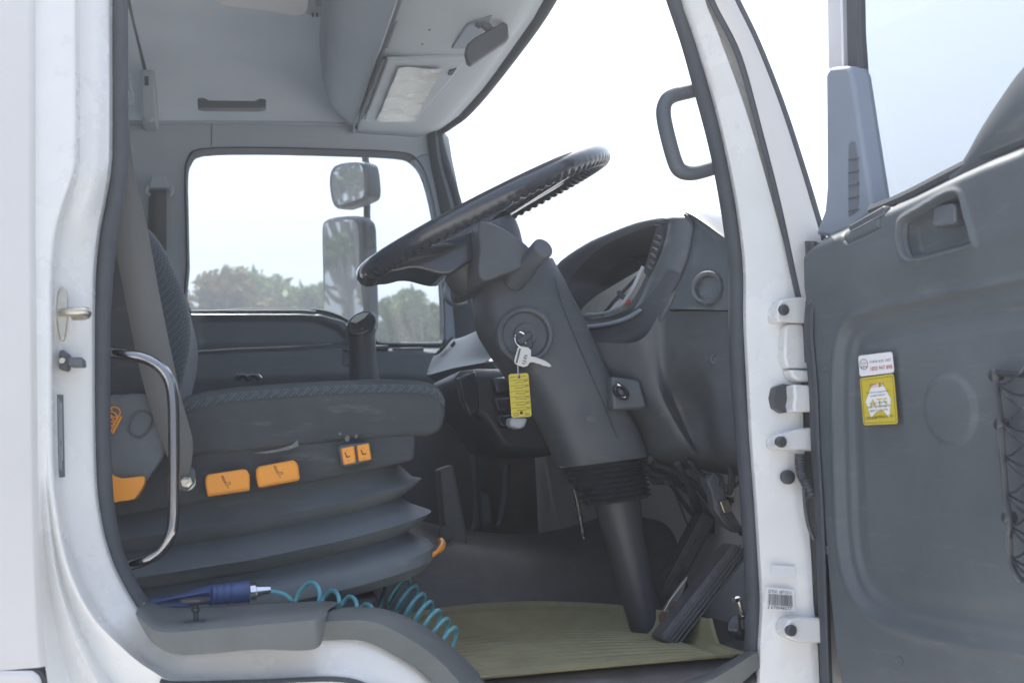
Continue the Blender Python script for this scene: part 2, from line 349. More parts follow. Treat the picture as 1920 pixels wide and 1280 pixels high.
# front cowl below the screen, outside
prism('front_cowl', [np.array([.95, .02, .2]), np.array([1.3, .05, .15]), np.array([1.38, .06, -.6]), np.array([.95, .02, -.6])], (0, 2.0, 0), M['paint'], T, bevel=.03)

FZ = -.335
def hx(Y): return np.interp(Y, [.12, .2, .5, 1.0, 1.5, 1.8, 1.92, 2.0], [.68, .715, .755, .775, .765, .74, .715, .69])
# ---- roof, headliner, far wall
def yz(X, prof): return [np.array([X, y, z]) for y, z in prof]
prof = cr([(2.02, .9), (2.02, 1.06), (2.0, 1.13), (1.96, 1.2), (1.86, 1.27), (1.6, 1.31), (1.05, 1.325), (.5, 1.31), (.2, 1.25), (.13, 1.15), (.12, 1.0)], 5)
loft('headliner', [yz(x, prof[6:]) for x in (-.55, -.1, .3)]+[[np.array([min(.74, float(hx(y))-.03), y, z]) for y, z in prof[6:]]], M['liner'], T)
prof2 = [np.array([y + (-.05 if y < 1 else .05), z+.05]) for y, z in prof[11:]]
loft('roof', [yz(x, [(q[0], q[1]) for q in prof2]) for x in (-.62, -.1, .3)]+[[np.array([min(.76, float(hx(q[0]))-.03), q[0], q[1]]) for q in prof2]], M['paint'], T)
loft('rear_wall', [[np.array([-.5, y, z]) for y in (.13, .7, 1.4, 2.05)] for z in (-.5, .2, .8, 1.32)], M['shelf'], T)
# far side: wall ring around the passenger window
win = [(357,577),(355,500),(353,400),(352,330),(358,302),(380,286),(480,283),(620,286),(740,291),(775,302),(796,335),(812,400),(822,470),(828,560),(829,610),(826,638),(800,641),(750,641),(712,640),(690,626),(650,597),(610,581),(560,577),(450,577)]
out = [(180,640),(180,500),(180,400),(180,300),(190,236),(300,232),(480,232),(620,233),(740,238),(830,245),(848,300),(868,400),(884,500),(895,580),(900,640),(900,700),(820,760),(750,760),(712,760),(690,760),(650,760),(610,760),(560,760),(350,760)]
winp = cr(PL(win, 2.03), 3, True); outp = cr(PL(out, 2.0), 3, True)
wo = [(x+(x-590)*.028, y+(y-450)*.045) for x, y in win]
mid = cr(PL(wo, 2.0), 3, True)
loft('far_wall', [outp, mid], M['trim'], T, cu=True)
loft('window_seal', [mid, [p+np.array([0, -.012, 0]) for p in cr(PL([(x+(x-590)*.012, y+(y-450)*.02) for x, y in win], 2.0), 3, True)], winp, [p+np.array([0, .05, 0]) for p in winp]], M['seal'], T, cu=True, k=2)
wg = [p+np.array([0, .03, 0]) for p in cr(PL([(x+(x-590)*.03, y+(y-450)*.03) for x, y in win], 2.03), 3, True)]
lab(mk('passenger_window', wg, [tuple(range(len(wg)))], M['glass'], T, smooth=False), 'slightly dusty glass of the passenger door window')
# headliner seam and rear corner panel line
tube('liner_seam', cr(PL([(225,229),(300,230),(420,230),(560,231),(650,234)], 1.985), 4), .006, M['trim'], T, n=8)
tube('panel_joint', PL([(397,233),(396,275)], 1.998), .0012, M['seal'], T, n=5)

# passenger door lower trim as a relief panel
def far_door():
    top = [(357,583),(450,583),(560,583),(600,585),(640,596),(668,614),(694,636),(712,648),(760,648),(900,648)]
    tx = np.array([P(x, y, Y=1.99) for x, y in top]); X0, X1 = tx[0, 0]-.25, tx[-1, 0]; Zb = FZ-.04
    us = np.linspace(X0, X1, 150); ws = np.linspace(0, 1, 110)
    zt = np.interp(us, tx[:, 0], tx[:, 2]); U = np.repeat(us[None], len(ws), 0); W = Zb+(zt[None]-Zb)*(ws[:, None]**.8)
    Pt = np.stack([U, W], -1)
    def q(px): return [P(x, y, Y=1.97)[[0, 2]] for x, y in px]
    rec = q([(374,602),(385,594),(420,592),(560,592),(600,597),(635,612),(655,632),(660,645),(640,648),(400,652),(378,650),(372,630)])
    s = sdf(Pt, rec); D = -.016*sst(-.004, .014, s)
    line = q([(360,655),(420,652),(620,645),(720,648),(820,652)])
    zl = np.interp(U, [a[0] for a in line], [a[1] for a in line]); below = zl-W
    D = D + .03*sst(0, .02, below) - .018*sst(.09, .14, below)
    arm = q([(640,655),(660,655),(662,690),(640,690)]); D = D - .02*sst(0, .01, sdf(Pt, arm))
    D = D - .02*(1-sst(0, .012, zt[None]-W))
    v = np.stack([U, 1.975-D, W], -1).reshape(-1, 3); r = v.reshape(len(ws), len(us), 3)
    o = loft('passenger_door', [list(k) for k in r], M['dashrim'], T)
    lab(o, 'dark grey inner trim of the passenger door')
    led = [(352,580),(450,579),(560,579),(590,580)]
    loft('sill_ledge', [cr([p+np.array([0, 0, 0]) for p in PL(led, 1.985)], 4), cr([p+np.array([0, .05, .006]) for p in PL(led, 1.985)], 4)], M['plastic'], o, solid=.008)
    tube('ledge_glint', cr(PL([(372,659),(430,655),(520,651),(622,646)], 1.945), 4), .004, M['chrome'], o, n=8)  # chrome tubes draw the sun highlights on the trim ledges
    tube('ledge_glint', cr(PL([(358,584),(450,583),(560,583),(592,585)], 1.97), 4), .0045, M['chrome'], o, n=8)
    led2 = [(700,643),(760,643),(830,643)]
    loft('sill_ledge', [PL(led2, 1.985), [p+np.array([0, .05, .006]) for p in PL(led2, 1.985)]], M['plastic'], o, solid=.008)
    box('lock_knob', P(715, 652, Y=1.95), (.045, .03, .014), M['black'], o)
    box('inner_handle', P(765, 658, Y=1.955), (.10, .012, .022), M['plastic_d'], o)
    return o
far_door()

# belt guide and strip on the far pillar, hooks near the headliner
g = yprism('belt_guide', [(284,330),(311,330),(317,352),(280,352)], 1.94, 1.99, M['trim'], T)
tube('guide_loop', cr(PL([(276,348),(274,362),(282,366)], 1.95), 4), .005, M['trim'], g, n=8)
tube('guide_loop', cr(PL([(314,347),(323,352),(320,366)], 1.95), 4), .005, M['trim'], g, n=8)
loft('belt_strap', [PL([(280,356),(278,400),(276,470)], 1.95), PL([(312,356),(312,400),(312,470)], 1.95)], M['webbing'], T, solid=.003)
h = yprism('coat_hook', [(262,130),(289,130),(294,225),(265,225)], 1.86, 1.98, M['trim'], T, bevel=.008)
box('hook_slot', P(275, 152, Y=1.858), (.012, .004, .028), M['plastic_d'], h, bevel=.001)
lathe('hook_button', P(280, 224, Y=1.85), (0, -1, 0), [(.001, .01), (.008, .01), (.01, 0)], M['trim'], h, n=12)
loft('roof_strap', [[P(233,-20,Y=1.3), P(247,40,Y=1.5), P(258,85,Y=1.68), P(268,131,Y=1.86)], [P(240,-20,Y=1.3), P(252,40,Y=1.5), P(263,85,Y=1.68), P(275,131,Y=1.86)]], M['plastic_d'], T, solid=.003)
tube('roof_strap', cr([P(237,140,Y=1.6), P(243,148,Y=1.6), P(243,165,Y=1.6), P(247,175,Y=1.6), P(248,192,Y=1.6), P(240,196,Y=1.6)], 4), .004, M['trim'], T, n=8)
gh = yprism('grab_handle', [(370,184),(382,183),(392,188),(478,189),(488,184),(499,186),(499,201),(486,203),(384,202),(371,200)], 1.78, 1.82, M['plastic'], T, bevel=.004)
lab(gh, 'dark grab handle under the headliner above the passenger window')

# roof lamp (lens plus switch) on the ceiling
def ceil(px, Z): return [P(x, y, Z=Z) for x, y in px]
lamp = prism('roof_lamp', cr(ceil([(404,-4),(410,8),(430,14),(500,22),(574,28),(590,-60),(420,-60)], 1.30), 3, True), (0, 0, .03), M['lens'], T, bevel=.008)
sw = prism('lamp_switch', ceil([(575,29),(612,35),(618,33),(632,-60),(586,-60)], 1.295), (0, 0, .03), M['trim'], lamp, bevel=.004)
for i in range(4): prism('switch_slot', ceil([(584+8*i,25),(588+8*i,25.5),(589+8*i,33),(585+8*i,32.5)], 1.2935), (0, 0, .004), M['seal'], lamp, bevel=0)
prism('switch_rocker', ceil([(592,0),(606,2),(606,14),(591,12)], 1.292), (0, 0, .01), M['shelf'], lamp, bevel=.002)

# ---- overhead shelf, visor and screen header (sections across the cab)
def sec(Y, pts): return [np.array([x, Y, z]) for x, z in pts]
def shelf_sec(Y):
    b = 1-abs(Y-1.0)**5; rx = .235+.05*abs(Y-1.0)+.11*(1-b)**1.5
    c = cr([(rx+.02, 1.33), (rx, 1.24), (rx+.005, 1.14), (rx+.03, 1.105), (rx+.10*b+.02, 1.09), (.392, 1.085)], 4)
    return [np.array([q[0], Y, q[1]]) for q in c]
YS = [.14, .25, .4, .6, .8, 1.0, 1.2, 1.4, 1.55, 1.7, 1.8, 1.88, 1.95, 1.995]
loft('overhead_shelf', [shelf_sec(y) for y in YS], M['shelf'], T)
def head_sec(Y):
    c = cr([(.392, 1.085), (.402, 1.10), (.41, 1.10), (.42, 1.085), (.56, 1.078), (hx(Y)-.09, 1.075), (hx(Y)-.055, 1.085), (hx(Y)-.03, 1.092)], 3)
    return [np.array([q[0], Y, q[1]]) for q in c]
loft('screen_header', [head_sec(y) for y in YS], M['trim'], T)
hp = cr([np.array([hx(y)-.012, y, 1.098]) for y in [.13, .2, .4, .7, 1.0, 1.3, 1.6, 1.8, 1.88, 1.94, 1.985]], 4)
far_p = [P(822,252,Y=1.985), P(826,275,Y=1.985), P(836,310,Y=1.98), P(852,360,Y=1.98), P(868,420,Y=1.98), P(886,500,Y=1.98), P(899,590,Y=1.98), P(905,650,Y=1.98)]
tube('screen_seal', cr(list(hp[:-1])+far_p, 3), .016, M['seal'], T, n=10, flat=.9)
# far front pillar trim, grey band in front of the far window
loft('pillar_trim', [cr(PL([(800,250),(806,300),(818,360),(832,430),(842,500),(850,580),(856,660),(860,720)], 1.99), 4), cr(PL([(815,240),(822,300),(838,360),(856,430),(872,500),(886,580),(896,660),(900,720)], 1.96), 4), cr(PL([(826,240),(838,300),(856,360),(872,430),(890,500),(905,580),(915,660),(920,720)], 2.0), 4)], M['plastic'], T, k=2)
yprism('pillar_trim', [(770,300),(795,288),(826,290),(840,380),(856,470),(866,560),(872,640),(834,640),(830,560),(822,470),(812,400),(796,335)], 1.992, 2.02, M['shelf'], T, bevel=.006)
tube('grab_handle', cr([P(838,535,Y=1.98), P(836,552,Y=1.94), P(842,565,Y=1.92), P(856,569,Y=1.92), P(872,566,Y=1.95)], 5), .010, M['plastic'], T, n=10)
# visor with a clear document pouch
vz = 1.070
vis = prism('sun_visor', ceil([(726,113),(800,110),(880,106),(846,150),(790,215),(778,232),(700,232),(683,226),(705,170)], vz), (0, 0, .012), M['trim'], T, bevel=.005)
lab(vis, 'pale sun visor with a clear document pouch')
def pouch():
    a, b, c, d = [np.array(q) for q in ceil([(748,126),(829,127),(777,226),(706,226)], vz-.004)]
    rows = []
    for i in range(25):
        t = i/24; r_ = []
        for j in range(15):
            s = j/14; p = (a*(1-s)+b*s)*(1-t)+(d*(1-s)+c*s)*t
            r_.append(p+np.array([0, 0, -.003+.0022*math.sin(t*23+math.sin(s*5)*1.4)+.0012*math.sin(t*47+s*9)]))
        rows.append(r_)
    loft('document_pouch', rows, M['paper'], vis)
pouch()
prism('visor_clip', ceil([(842,134),(856,130),(848,142),(840,142)], vz-.004), (0, 0, .01), M['seal'], vis, bevel=.002)
prism('visor_slot', ceil([(741,42),(748,36),(728,90),(722,92)], 1.088), (0, 0, .006), M['black'], T, bevel=.001)
tube('visor_joint', ceil([(720,110),(700,160),(676,222)], 1.078), .006, M['plastic_d'], T, n=6)
for px in ((805, 55), (792, 82)): lathe('visor_screw', P(px[0], px[1], Z=1.082), (0, 0, -1), [(.004, 0), (.003, .003)], M['plastic_d'], T, n=8)
# recess frame around the mirror mount
prism('mirror_recess', ceil([(876,48),(925,30),(890,92),(846,93)], 1.072), (0, 0, .01), M['shelf'], T, bevel=.004)
rv = yprism('rear_view_mirror', [(876,82),(890,70),(945,40),(953,45),(955,70),(950,78),(884,122),(877,116),(873,98)], .98, 1.005, M['plastic_d'], T, bevel=.006)
lab(rv, 'dark rear view mirror hanging under the windscreen header')
tube('mirror_stem', cr([P(896,38,Y=1.0), P(908,46,Y=1.0), P(920,58,Y=1.0)], 4), [.017]*4+[.011]*5, M['plastic'], rv, n=10)
# windscreen glass, curved
loft('windscreen', [[np.array([hx(y)+.002, y, 1.095]) for y in np.linspace(.13, 1.985, 14)], [np.array([hx(y)+.14, y, .75]) for y in np.linspace(.13, 1.985, 14)], [np.array([hx(y)+.27, y, .30]) for y in np.linspace(.13, 1.985, 14)]], M['wglass'], T)

# ---- grab handle on the near pillar
pgh = tube('grab_handle', cr(PL([(1322,163),(1296,171),(1262,180),(1248,192),(1244,214),(1251,252),(1265,302),(1276,320),(1296,325),(1320,320),(1352,310)], .125), 5), .0125, M['plastic'], T, n=12, flat=1.2)
lab(pgh, 'grey grab handle on the white windscreen pillar')

# ---- hinges, plugs and labels on the front pillar
def hinge(px, c, parent=T):
    o = yprism('door_hinge', px, .022, .06, M['paint2'], parent, bevel=.004)
    lathe('hinge_bolt', P(c[0], c[1], Y=.021), (0, -1, 0), [(.009, -.004), (.009, .003), (.006, .006), (.0015, .006)], M['black'], o, n=12)
hinge([(1458,575),(1465,562),(1490,557),(1520,556),(1520,606),(1462,603),(1457,598)], (1469, 581))
hinge([(1455,826),(1462,814),(1500,803),(1525,800),(1525,846),(1466,843),(1455,838)], (1464, 828))
hinge([(1472,1178),(1480,1160),(1500,1157),(1545,1158),(1548,1206),(1500,1205),(1478,1195)], (1483, 1181))
yprism('hinge_cover', [(1472,612),(1480,606),(1522,608),(1522,692),(1476,690),(1470,670)], .03, .06, M['paint2'], T, bevel=.006)
yprism('hinge_cover', [(1480,692),(1522,694),(1522,716),(1495,714),(1486,706)], .02, .05, M['paint2'], T, bevel=.005)
ck = yprism('door_check', [(1488,720),(1522,722),(1524,772),(1490,772),(1487,760),(1490,745)], .01, .05, M['paint2'], T, bevel=.004)
yprism('check_slot', cr([np.array(q, float) for q in [(1452,745),(1456,725),(1470,719),(1486,722),(1486,738),(1491,740),(1491,756),(1486,758),(1485,770),(1470,774),(1456,764)]], 1, True), .036, .06, M['black'], T, bevel=.002)
lathe('rubber_plug', P(1477, 894, Y=.04), (0, -1, 0), [(.0115, -.004), (.0115, .003), (.008, .005), (.001, .005)], M['black'], T, n=20)
bt = cr(PL([(1500,850),(1500,870),(1504,890),(1511,905),(1522,930)], .02), 7)
tube('cable_boot', bt, [.0075+.0016*(i % 2) for i in range(len(bt))], M['black'], T, n=10)
tube('door_cable', cr(PL([(1507,915),(1510,950),(1516,985),(1526,1010)], .02), 5), .003, M['black'], T, n=6)
def plabel(name, px, Y, m, fn=None, parent=T):
    a, b, c, d = PL(px, Y); g = Geo(); g.quad(a, b, c, d, 0)
    e = np.array([0, -.0008, 0])
    at = lambda s, t: (a*(1-s)+b*s)*(1-t)+(d*(1-s)+c*s)*t
    if fn: fn(g, at, e)
    return g.build(name, m, parent, smooth=False)
def bars(g, at, e):
    s = .08; r = random.Random(3)
    while s < .9:
        wd = r.choice([.008, .008, .014, .022]); g.quad(at(s, .28)+e, at(s+wd, .28)+e, at(s+wd, .78)+e, at(s, .78)+e, 1); s += wd+r.choice([.009, .014, .02])
    ex = (at(1, .2)-at(0, .2)); L = np.linalg.norm(ex); ex /= L; ey = at(0, 0)-at(0, 1); ey /= np.linalg.norm(ey)
    g.add(textgeo('DTN: 1871511', at(.08, .24)+e, ex, ey, .0052, L*.8), 1); g.add(textgeo('3 670048577', at(.08, .95)+e, ex, ey, .0052, L*.84), 1)
lab(plabel('barcode_label', [(1437,1100),(1489,1104),(1491,1146),(1434,1142)], .047, [M['white_st'], M['ink']], bars), 'white barcode label on the door pillar')
plabel('blank_label', [(1447,1059),(1491,1061),(1492,1082),(1446,1080)], .047, [M['white_st']])
# ---- striker, dovetail and plate on the rear jamb
st = yprism('door_striker', cr([np.array(q, float) for q in [(110,545),(118,538),(124,545),(127,575),(125,610),(120,636),(113,636),(108,610),(106,575)]], 2, True), .038, .05, M['steel'], T, bevel=.002)
tube('striker_pin', cr([P(116,586,Y=.036), P(128,585,Y=.02), P(150,584,Y=.012), P(161,584,Y=.014), P(163,588,Y=.02), P(158,592,Y=.03), P(140,593,Y=.045)], 5), .0062, M['steel'], st, n=10)
dv = yprism('door_wedge', [(111,657),(119,655),(124,660),(130,663),(129,690),(125,695),(111,692)], .03, .055, M['black'], T, bevel=.002)
yprism('wedge_block', [(127,669),(155,669),(157,686),(128,686)], .015, .05, M['plastic_d'], dv, bevel=.003)
lathe('wedge_screw', P(117, 676, Y=.029), (0, -1, 0), [(.005, 0), (.004, .003)], M['steel'], dv, n=10)
def plate(g, at, e):
    for s0, t0, t1 in ((.22, .05, .9), (.45, .08, .55), (.62, .1, .8), (.45, .62, .92)):
        g.quad(at(s0, t0)+e, at(s0+.07, t0)+e, at(s0+.07, t1)+e, at(s0, t1)+e, 1)
lab(plabel('rating_plate', [(107,739),(119,740),(122,894),(110,895)], .037, [M['plastic_d'], M['trim']], plate), 'narrow grey rating plate on the rear door jamb')

# ---- step trim on the sill
stp = loft('step_trim', [cr(PY([(258,1160,-.01),(285,1203,-.02),(330,1226,-.03),(400,1224,-.03),(480,1217,-.03),(560,1219,-.03),(596,1213,-.03),(608,1190,-.01)]), 5),
    cr(PY([(254,1150,-.01),(290,1182,-.03),(335,1184,-.035),(400,1179,-.035),(480,1172,-.035),(560,1165,-.035),(594,1163,-.035),(610,1166,-.01)]), 5),
    cr(PY([(258,1140,.0),(294,1172,-.02),(337,1180,-.03),(400,1175,-.03),(480,1168,-.03),(560,1161,-.03),(596,1158,-.03),(610,1160,0)]), 5),
    cr(PY([(266,1133,.06),(300,1156,.06),(340,1160,.06),(400,1157,.06),(480,1150,.06),(560,1143,.06),(596,1141,.06),(616,1142,.06)]), 5),
    cr(PY([(278,1128,.16),(310,1136,.16),(345,1139,.16),(400,1138,.16),(480,1133,.16),(560,1128,.16),(600,1126,.16),(640,1128,.16)]), 5)], M['step'], T, ang=50)
lab(stp, 'grey plastic step tread trim on the sill below the seat')
for x0 in (365, 455, 545):
    lathe('drain_dimple', P(x0, 1168-(x0-365)*.05, Y=.03), (0, 0, 1), [(.016, -.002), (.014, .003), (.001, .002)], M['plastic_d'], stp, n=16)
scf = loft('sill_trim', [cr(PY([(600,1200,.03),(680,1201,.03),(742,1229,.03),(802,1268,.03),(870,1345,.03),(1000,1400,.05),(1180,1390,.07),(1290,1345,.07),(1370,1296,.07),(1425,1250,.07)]), 5),
    cr(PY([(602,1165,.02),(690,1164,.02),(755,1190,.02),(822,1236,.02),(895,1310,.02),(1000,1372,.05),(1180,1362,.06),(1270,1300,.06),(1345,1268,.06),(1418,1222,.06)]), 5),
    cr(PY([(604,1148,.06),(700,1146,.06),(768,1170,.06),(838,1218,.06),(910,1290,.06),(1010,1350,.09),(1180,1342,.09),(1262,1284,.10),(1330,1258,.1),(1402,1218,.1)]), 5),
    cr(PY([(606,1140,.14),(702,1138,.14),(772,1160,.14),(846,1210,.14),(918,1284,.14),(1010,1400,.14),(1180,1400,.14),(1260,1350,.14),(1330,1300,.14),(1402,1250,.14)]), 5)], M['step'], T, ang=60)
lab(scf, 'grey scuff trim curving along the door sill')

# ---- floor, engine tunnel, firewall
FZ = -.335
loft('cab_floor', [[np.array([x, .08, FZ-.03]) for x in np.linspace(-.5, 1.15, 8)], [np.array([x, .13, FZ]) for x in np.linspace(-.5, 1.15, 8)], [np.array([x, .8, FZ]) for x in np.linspace(-.5, 1.15, 8)], [np.array([x, 2.0, FZ]) for x in np.linspace(-.5, 1.15, 8)]], M['floor'], T)
tun = []
for X, zt in ((-.5, .02), (.1, .0), (.32, -.10), (.5, -.16), (.7, -.19), (.9, -.17), (1.12, -.1)):
    tun.append([np.array([X, y, z]) for y, z in cr([(.66, FZ), (.71, FZ+.03), (.77, zt-.04), (.83, zt), (.95, zt+.012), (1.2, zt+.012), (1.4, zt-.02), (1.5, FZ)], 4)])
loft('engine_tunnel', tun, M['floor'], T, k=3)
loft('firewall', [[np.array([x, y, z]) for y in (.1, .6, 1.2, 2.0)] for x, z in ((1.0, FZ-.05), (1.06, -.2), (1.08, .0), (1.08, .35))], M['floor'], T)
loft('seat_box', [[np.array([x, .2, z]) for x in (-.5, -.1, .2)] for z in (FZ, -.22)] + [[np.array([x, .24, -.205]) for x in (-.5, -.1, .22)], [np.array([x, .72, -.205]) for x in (-.5, -.1, .24)]], M['black'], T)
# ---- dashboard -------------------------------------------------------------
rim_o = [(1068,600,.68),(1040,560,.72),(1040,502,.74),(1100,456,.66),(1150,434,.56),(1200,415,.46),(1250,404,.34),(1279,404,.26),(1298,418,.235),(1290,470,.24),(1262,530,.27),(1235,585,.31),(1200,622,.38),(1140,640,.50),(1095,625,.62)]
rim_i = [(1078,588,.66),(1062,556,.70),(1072,520,.70),(1112,476,.62),(1152,450,.52),(1195,432,.43),(1226,422,.36),(1240,420,.32),(1252,424,.30),(1240,472,.31),(1212,532,.335),(1190,577,.37),(1165,594,.43),(1128,602,.50),(1098,602,.60)]
op = [(1080,582,.66),(1066,554,.70),(1077,522,.70),(1118,480,.62),(1155,454,.52),(1190,436,.43),(1215,427,.37),(1226,426,.345),(1231,434,.335),(1221,476,.34),(1196,536,.36),(1172,575,.40),(1150,589,.45),(1120,596,.52),(1098,597,.60)]
R0 = cr(PY(rim_o), 4, True); R1 = cr(PY(rim_i), 4, True); R2 = cr(PY(op), 4, True)
fw = np.array([.12, 0, -.02]); cc = sum(R2)/len(R2)
R00 = [p+np.array([.03, 0, 0])+(p-cc)*.05 for p in R0]
dash = loft('dashboard', [R00, R0, [a*.5+b*.5+np.array([-.012, 0, .002]) for a, b in zip(R0, R1)], R1], M['dashrim'], T, cu=True, k=3)
lab(dash, 'dark grey dashboard with hooded instrument cluster behind the steering wheel')
loft('cluster_surround', [R1, [p+np.array([.006, 0, 0]) for p in R2], [p+fw*.5-(p-cc)*.06 for p in R2], [p+fw*.9-(p-cc)*.16 for p in R2]], M['plastic_d'], dash, cu=True, k=2)
gf = [p+fw*.86-(p-cc)*.1 for p in R2]
gface = mk('gauge_face', gf, [tuple(range(len(gf)))], M['gauge'], dash, smooth=False)
# gauges on the face
gx = np.array([0, -1, 0.0]); gn = np.array([-.93, 0, .36]); gn /= np.linalg.norm(gn); gy = np.cross(gx, gn)*-1
gc = sum(gf)/len(gf)
for dy, r_ in ((-.06, .05), (.06, .05)):
    o_ = gc + np.array([-.006, dy, -.012])
    d_ = lathe('gauge', o_, tuple(gn), [(r_, 0), (r_, .008), (r_*.92, .01), (r_*.9, .003), (.004, .003)], M['black'], dash, n=28)
    tube('needle', [o_+gn*.006, o_+gn*.006+gy*r_*.3+gx*r_*.7], .0018, M['red_ink'], dash, n=6)
# bright bezel pieces inside the cluster (edge of the lens)
tube('cluster_lens', cr(PY([(1100,590,.585),(1130,588,.50),(1160,576,.43),(1184,545,.38),(1206,500,.355)]), 4), .004, M['trim'], dash, n=8)
tr_ = cr(PY([(1078,588,.645),(1100,560,.60),(1140,535,.52),(1175,514,.44),(1204,500,.375),(1200,530,.365),(1184,565,.39),(1160,588,.435),(1118,600,.55)]), 3, True)
tr_ = [p+np.array([.012, 0, .0]) for p in tr_]
mk('cluster_lit_floor', tr_, [tuple(range(len(tr_)))], M['gauge'], dash, smooth=False)  # pale panel added to imitate a sunlit cluster floor
for px in ([(1138,582,.47),(1150,566,.455),(1166,556,.435),(1176,548,.42),(1172,562,.42),(1158,580,.44)],): mk('gauge_window', [p+np.array([.006, 0, 0]) for p in PY(px)], [tuple(range(len(px)))], M['white_st'], dash, smooth=False)
tube('gauge_frame', [p+np.array([.004, 0, .0]) for p in PY([(1126,590,.50),(1146,566,.46),(1166,545,.43),(1190,520,.39)])], .0035, M['black'], dash, n=6)
tube('gauge_frame', [p+np.array([.002, 0, .0]) for p in PY([(1158,548,.44),(1172,562,.42)])], .005, M['black'], dash, n=6)
box('warning_lamp', P(1176, 567, Y=.41), (.01, .012, .008), M['red_ink'], dash, bevel=.001)
# end cheek beside the pillar
R = lambda *a: cr(PY(a), 5)
chk = loft('dash_cheek', [[p+np.array([.34, 0, -.06]) for p in R((1283,402,.25),(1312,414,.2),(1366,452,.13),(1402,474,.10))],
    [p+np.array([.03, 0, .004]) for p in R((1283,401,.25),(1312,414,.2),(1366,452,.13),(1402,474,.10))], R((1290,404,.25),(1316,420,.2),(1366,460,.13),(1402,480,.10)), R((1299,420,.235),(1320,440,.19),(1367,492,.13),(1404,510,.10)), R((1284,490,.24),(1314,505,.19),(1368,535,.13),(1405,545,.10)),
    R((1256,545,.28),(1305,555,.2),(1370,565,.13),(1405,570,.10)), R((1240,579,.30),(1300,580,.2),(1371,582,.13),(1406,585,.10))], M['dashrim'], dash, k=4)
tube('rim_groove', cr(PY([(1284,403,.243),(1299,420,.228),(1296,450,.228),(1286,492,.232),(1262,545,.262),(1242,580,.29)]), 5), .0028, M['black'], dash, n=6)
# cowl pad running across under the screen
pad = []
for Y, xr, zr in ((.24, .79, .46), (.34, .79, .475), (.46, .785, .47), (.56, .78, .455), (.66, .76, .43), (.75, .74, .395), (.9, .68, .30), (1.05, .64, .265), (1.3, .62, .26), (1.6, .62, .255), (1.95, .64, .25)):
    pad.append([np.array([x, Y, z]) for x, z in ((xr+.02, zr-.045-.05*(Y < .5)), (xr+.05, zr-.04-.05*(Y < .5)), (1.0, zr*.5+.10), (1.1, .28))])
loft('dash_top', pad, M['plastic'], dash, k=2)
# vent with slats on the right of the cluster
vt = PY([(1236,428,.318),(1249,426,.295),(1247,455,.296),(1232,495,.31),(1219,513,.325),(1213,508,.335),(1222,478,.33)])
vc = sum(vt)/len(vt)
mk('vent_recess', [p+np.array([-.006, 0, 0]) for p in cr(vt, 3, True)], [tuple(range(21))], M['black'], dash, smooth=False)
for i in range(6):
    t = i/5; a = P(1237-16*t, 440+58*t, Y=.322+.01*t); b = P(1248-19*t, 446+58*t, Y=.296+.018*t)
    tube('vent_slat', [a+np.array([-.008, 0, 0]), b+np.array([-.008, 0, 0])], .0028, M['plastic'], dash, n=6)
for i in range(3):
    tube('vent_slat', [P(1048,512+7*i,Y=.735), P(1075,497+8*i,Y=.70)], .0025, M['black'], dash, n=6)
# cup-holder shelf under the cluster
roll = mat('roll_plastic', (.06, .07, .084), .36, bump=.1, bscale=900, var=.08, dust=.02)
lip = loft('cluster_roll', [cr(PY(r_), 5) for r_ in (
    [(1086,606,.56),(1130,602,.47),(1170,591,.385),(1196,575,.335),(1226,545,.295),(1252,505,.272)],
    [(1088,621,.54),(1135,615,.455),(1178,601,.375),(1206,583,.325),(1236,550,.285),(1262,508,.262)],
    [(1090,640,.53),(1140,634,.445),(1187,617,.365),(1217,596,.315),(1246,560,.275),(1272,514,.254)],
    [(1088,668,.53),(1140,662,.44),(1193,645,.36),(1227,620,.31),(1255,578,.272),(1281,522,.250)],
    [(1096,692,.58),(1150,692,.50),(1206,672,.42),(1240,642,.35),(1263,590,.30),(1287,528,.27)])], roll, dash, k=4)
loft('lip_highlight', [cr(PY(r_), 5) for r_ in ([(1088,612,.548),(1132,607,.46),(1174,595,.378),(1201,578,.328)], [(1088,618,.535),(1134,613,.448),(1177,600,.368),(1205,582,.319)])], M['glaregrey'], dash, solid=.003)  # lighter strip paints a bluish highlight along the lip
# round side vent
o_ = P(1327, 540, Y=.165); ax = np.array([-.72, -.68, .12])
sv = lathe('side_vent', o_, ax, [(.030, -.006), (.030, .004), (.027, .008), (.022, .006), (.020, -.004), (.019, -.03)], M['plastic_d'], dash, n=32)
lathe('vent_core', o_+ax*-.025, ax, [(.020, 0), (.001, .002)], M['black'], dash, n=24)
lab(sv, 'round air vent at the door end of the dashboard')
# lower knee panel with folds
kp = []
cols = [[(1085,640,.42),(1100,690,.42),(1145,742,.42),(1186,800,.42),(1215,850,.42),(1250,880,.46)],
        [(1195,640,.315),(1212,690,.315),(1232,745,.315),(1262,800,.32),(1292,846,.33),(1312,880,.44)],
        [(1238,586,.29),(1246,690,.305),(1262,742,.335),(1282,792,.34),(1308,846,.335),(1326,884,.42)],
        [(1262,584,.265),(1270,680,.27),(1290,735,.305),(1303,790,.32),(1322,848,.315),(1340,886,.40)],
        [(1290,583,.225),(1300,680,.232),(1316,730,.25),(1324,780,.285),(1336,850,.285),(1354,888,.38)],
        [(1325,583,.185),(1332,680,.185),(1338,728,.178),(1343,780,.185),(1357,852,.195),(1372,890,.36)],
        [(1371,584,.135),(1376,680,.135),(1380,728,.13),(1384,780,.13),(1390,855,.13),(1395,892,.34)],
        [(1406,586,.10),(1408,680,.10),(1410,728,.10),(1412,780,.10),(1416,858,.10),(1418,893,.32)]]
kp = loft('knee_panel', [cr(PY(c), 6) for c in cols], M['column'], dash, k=5)
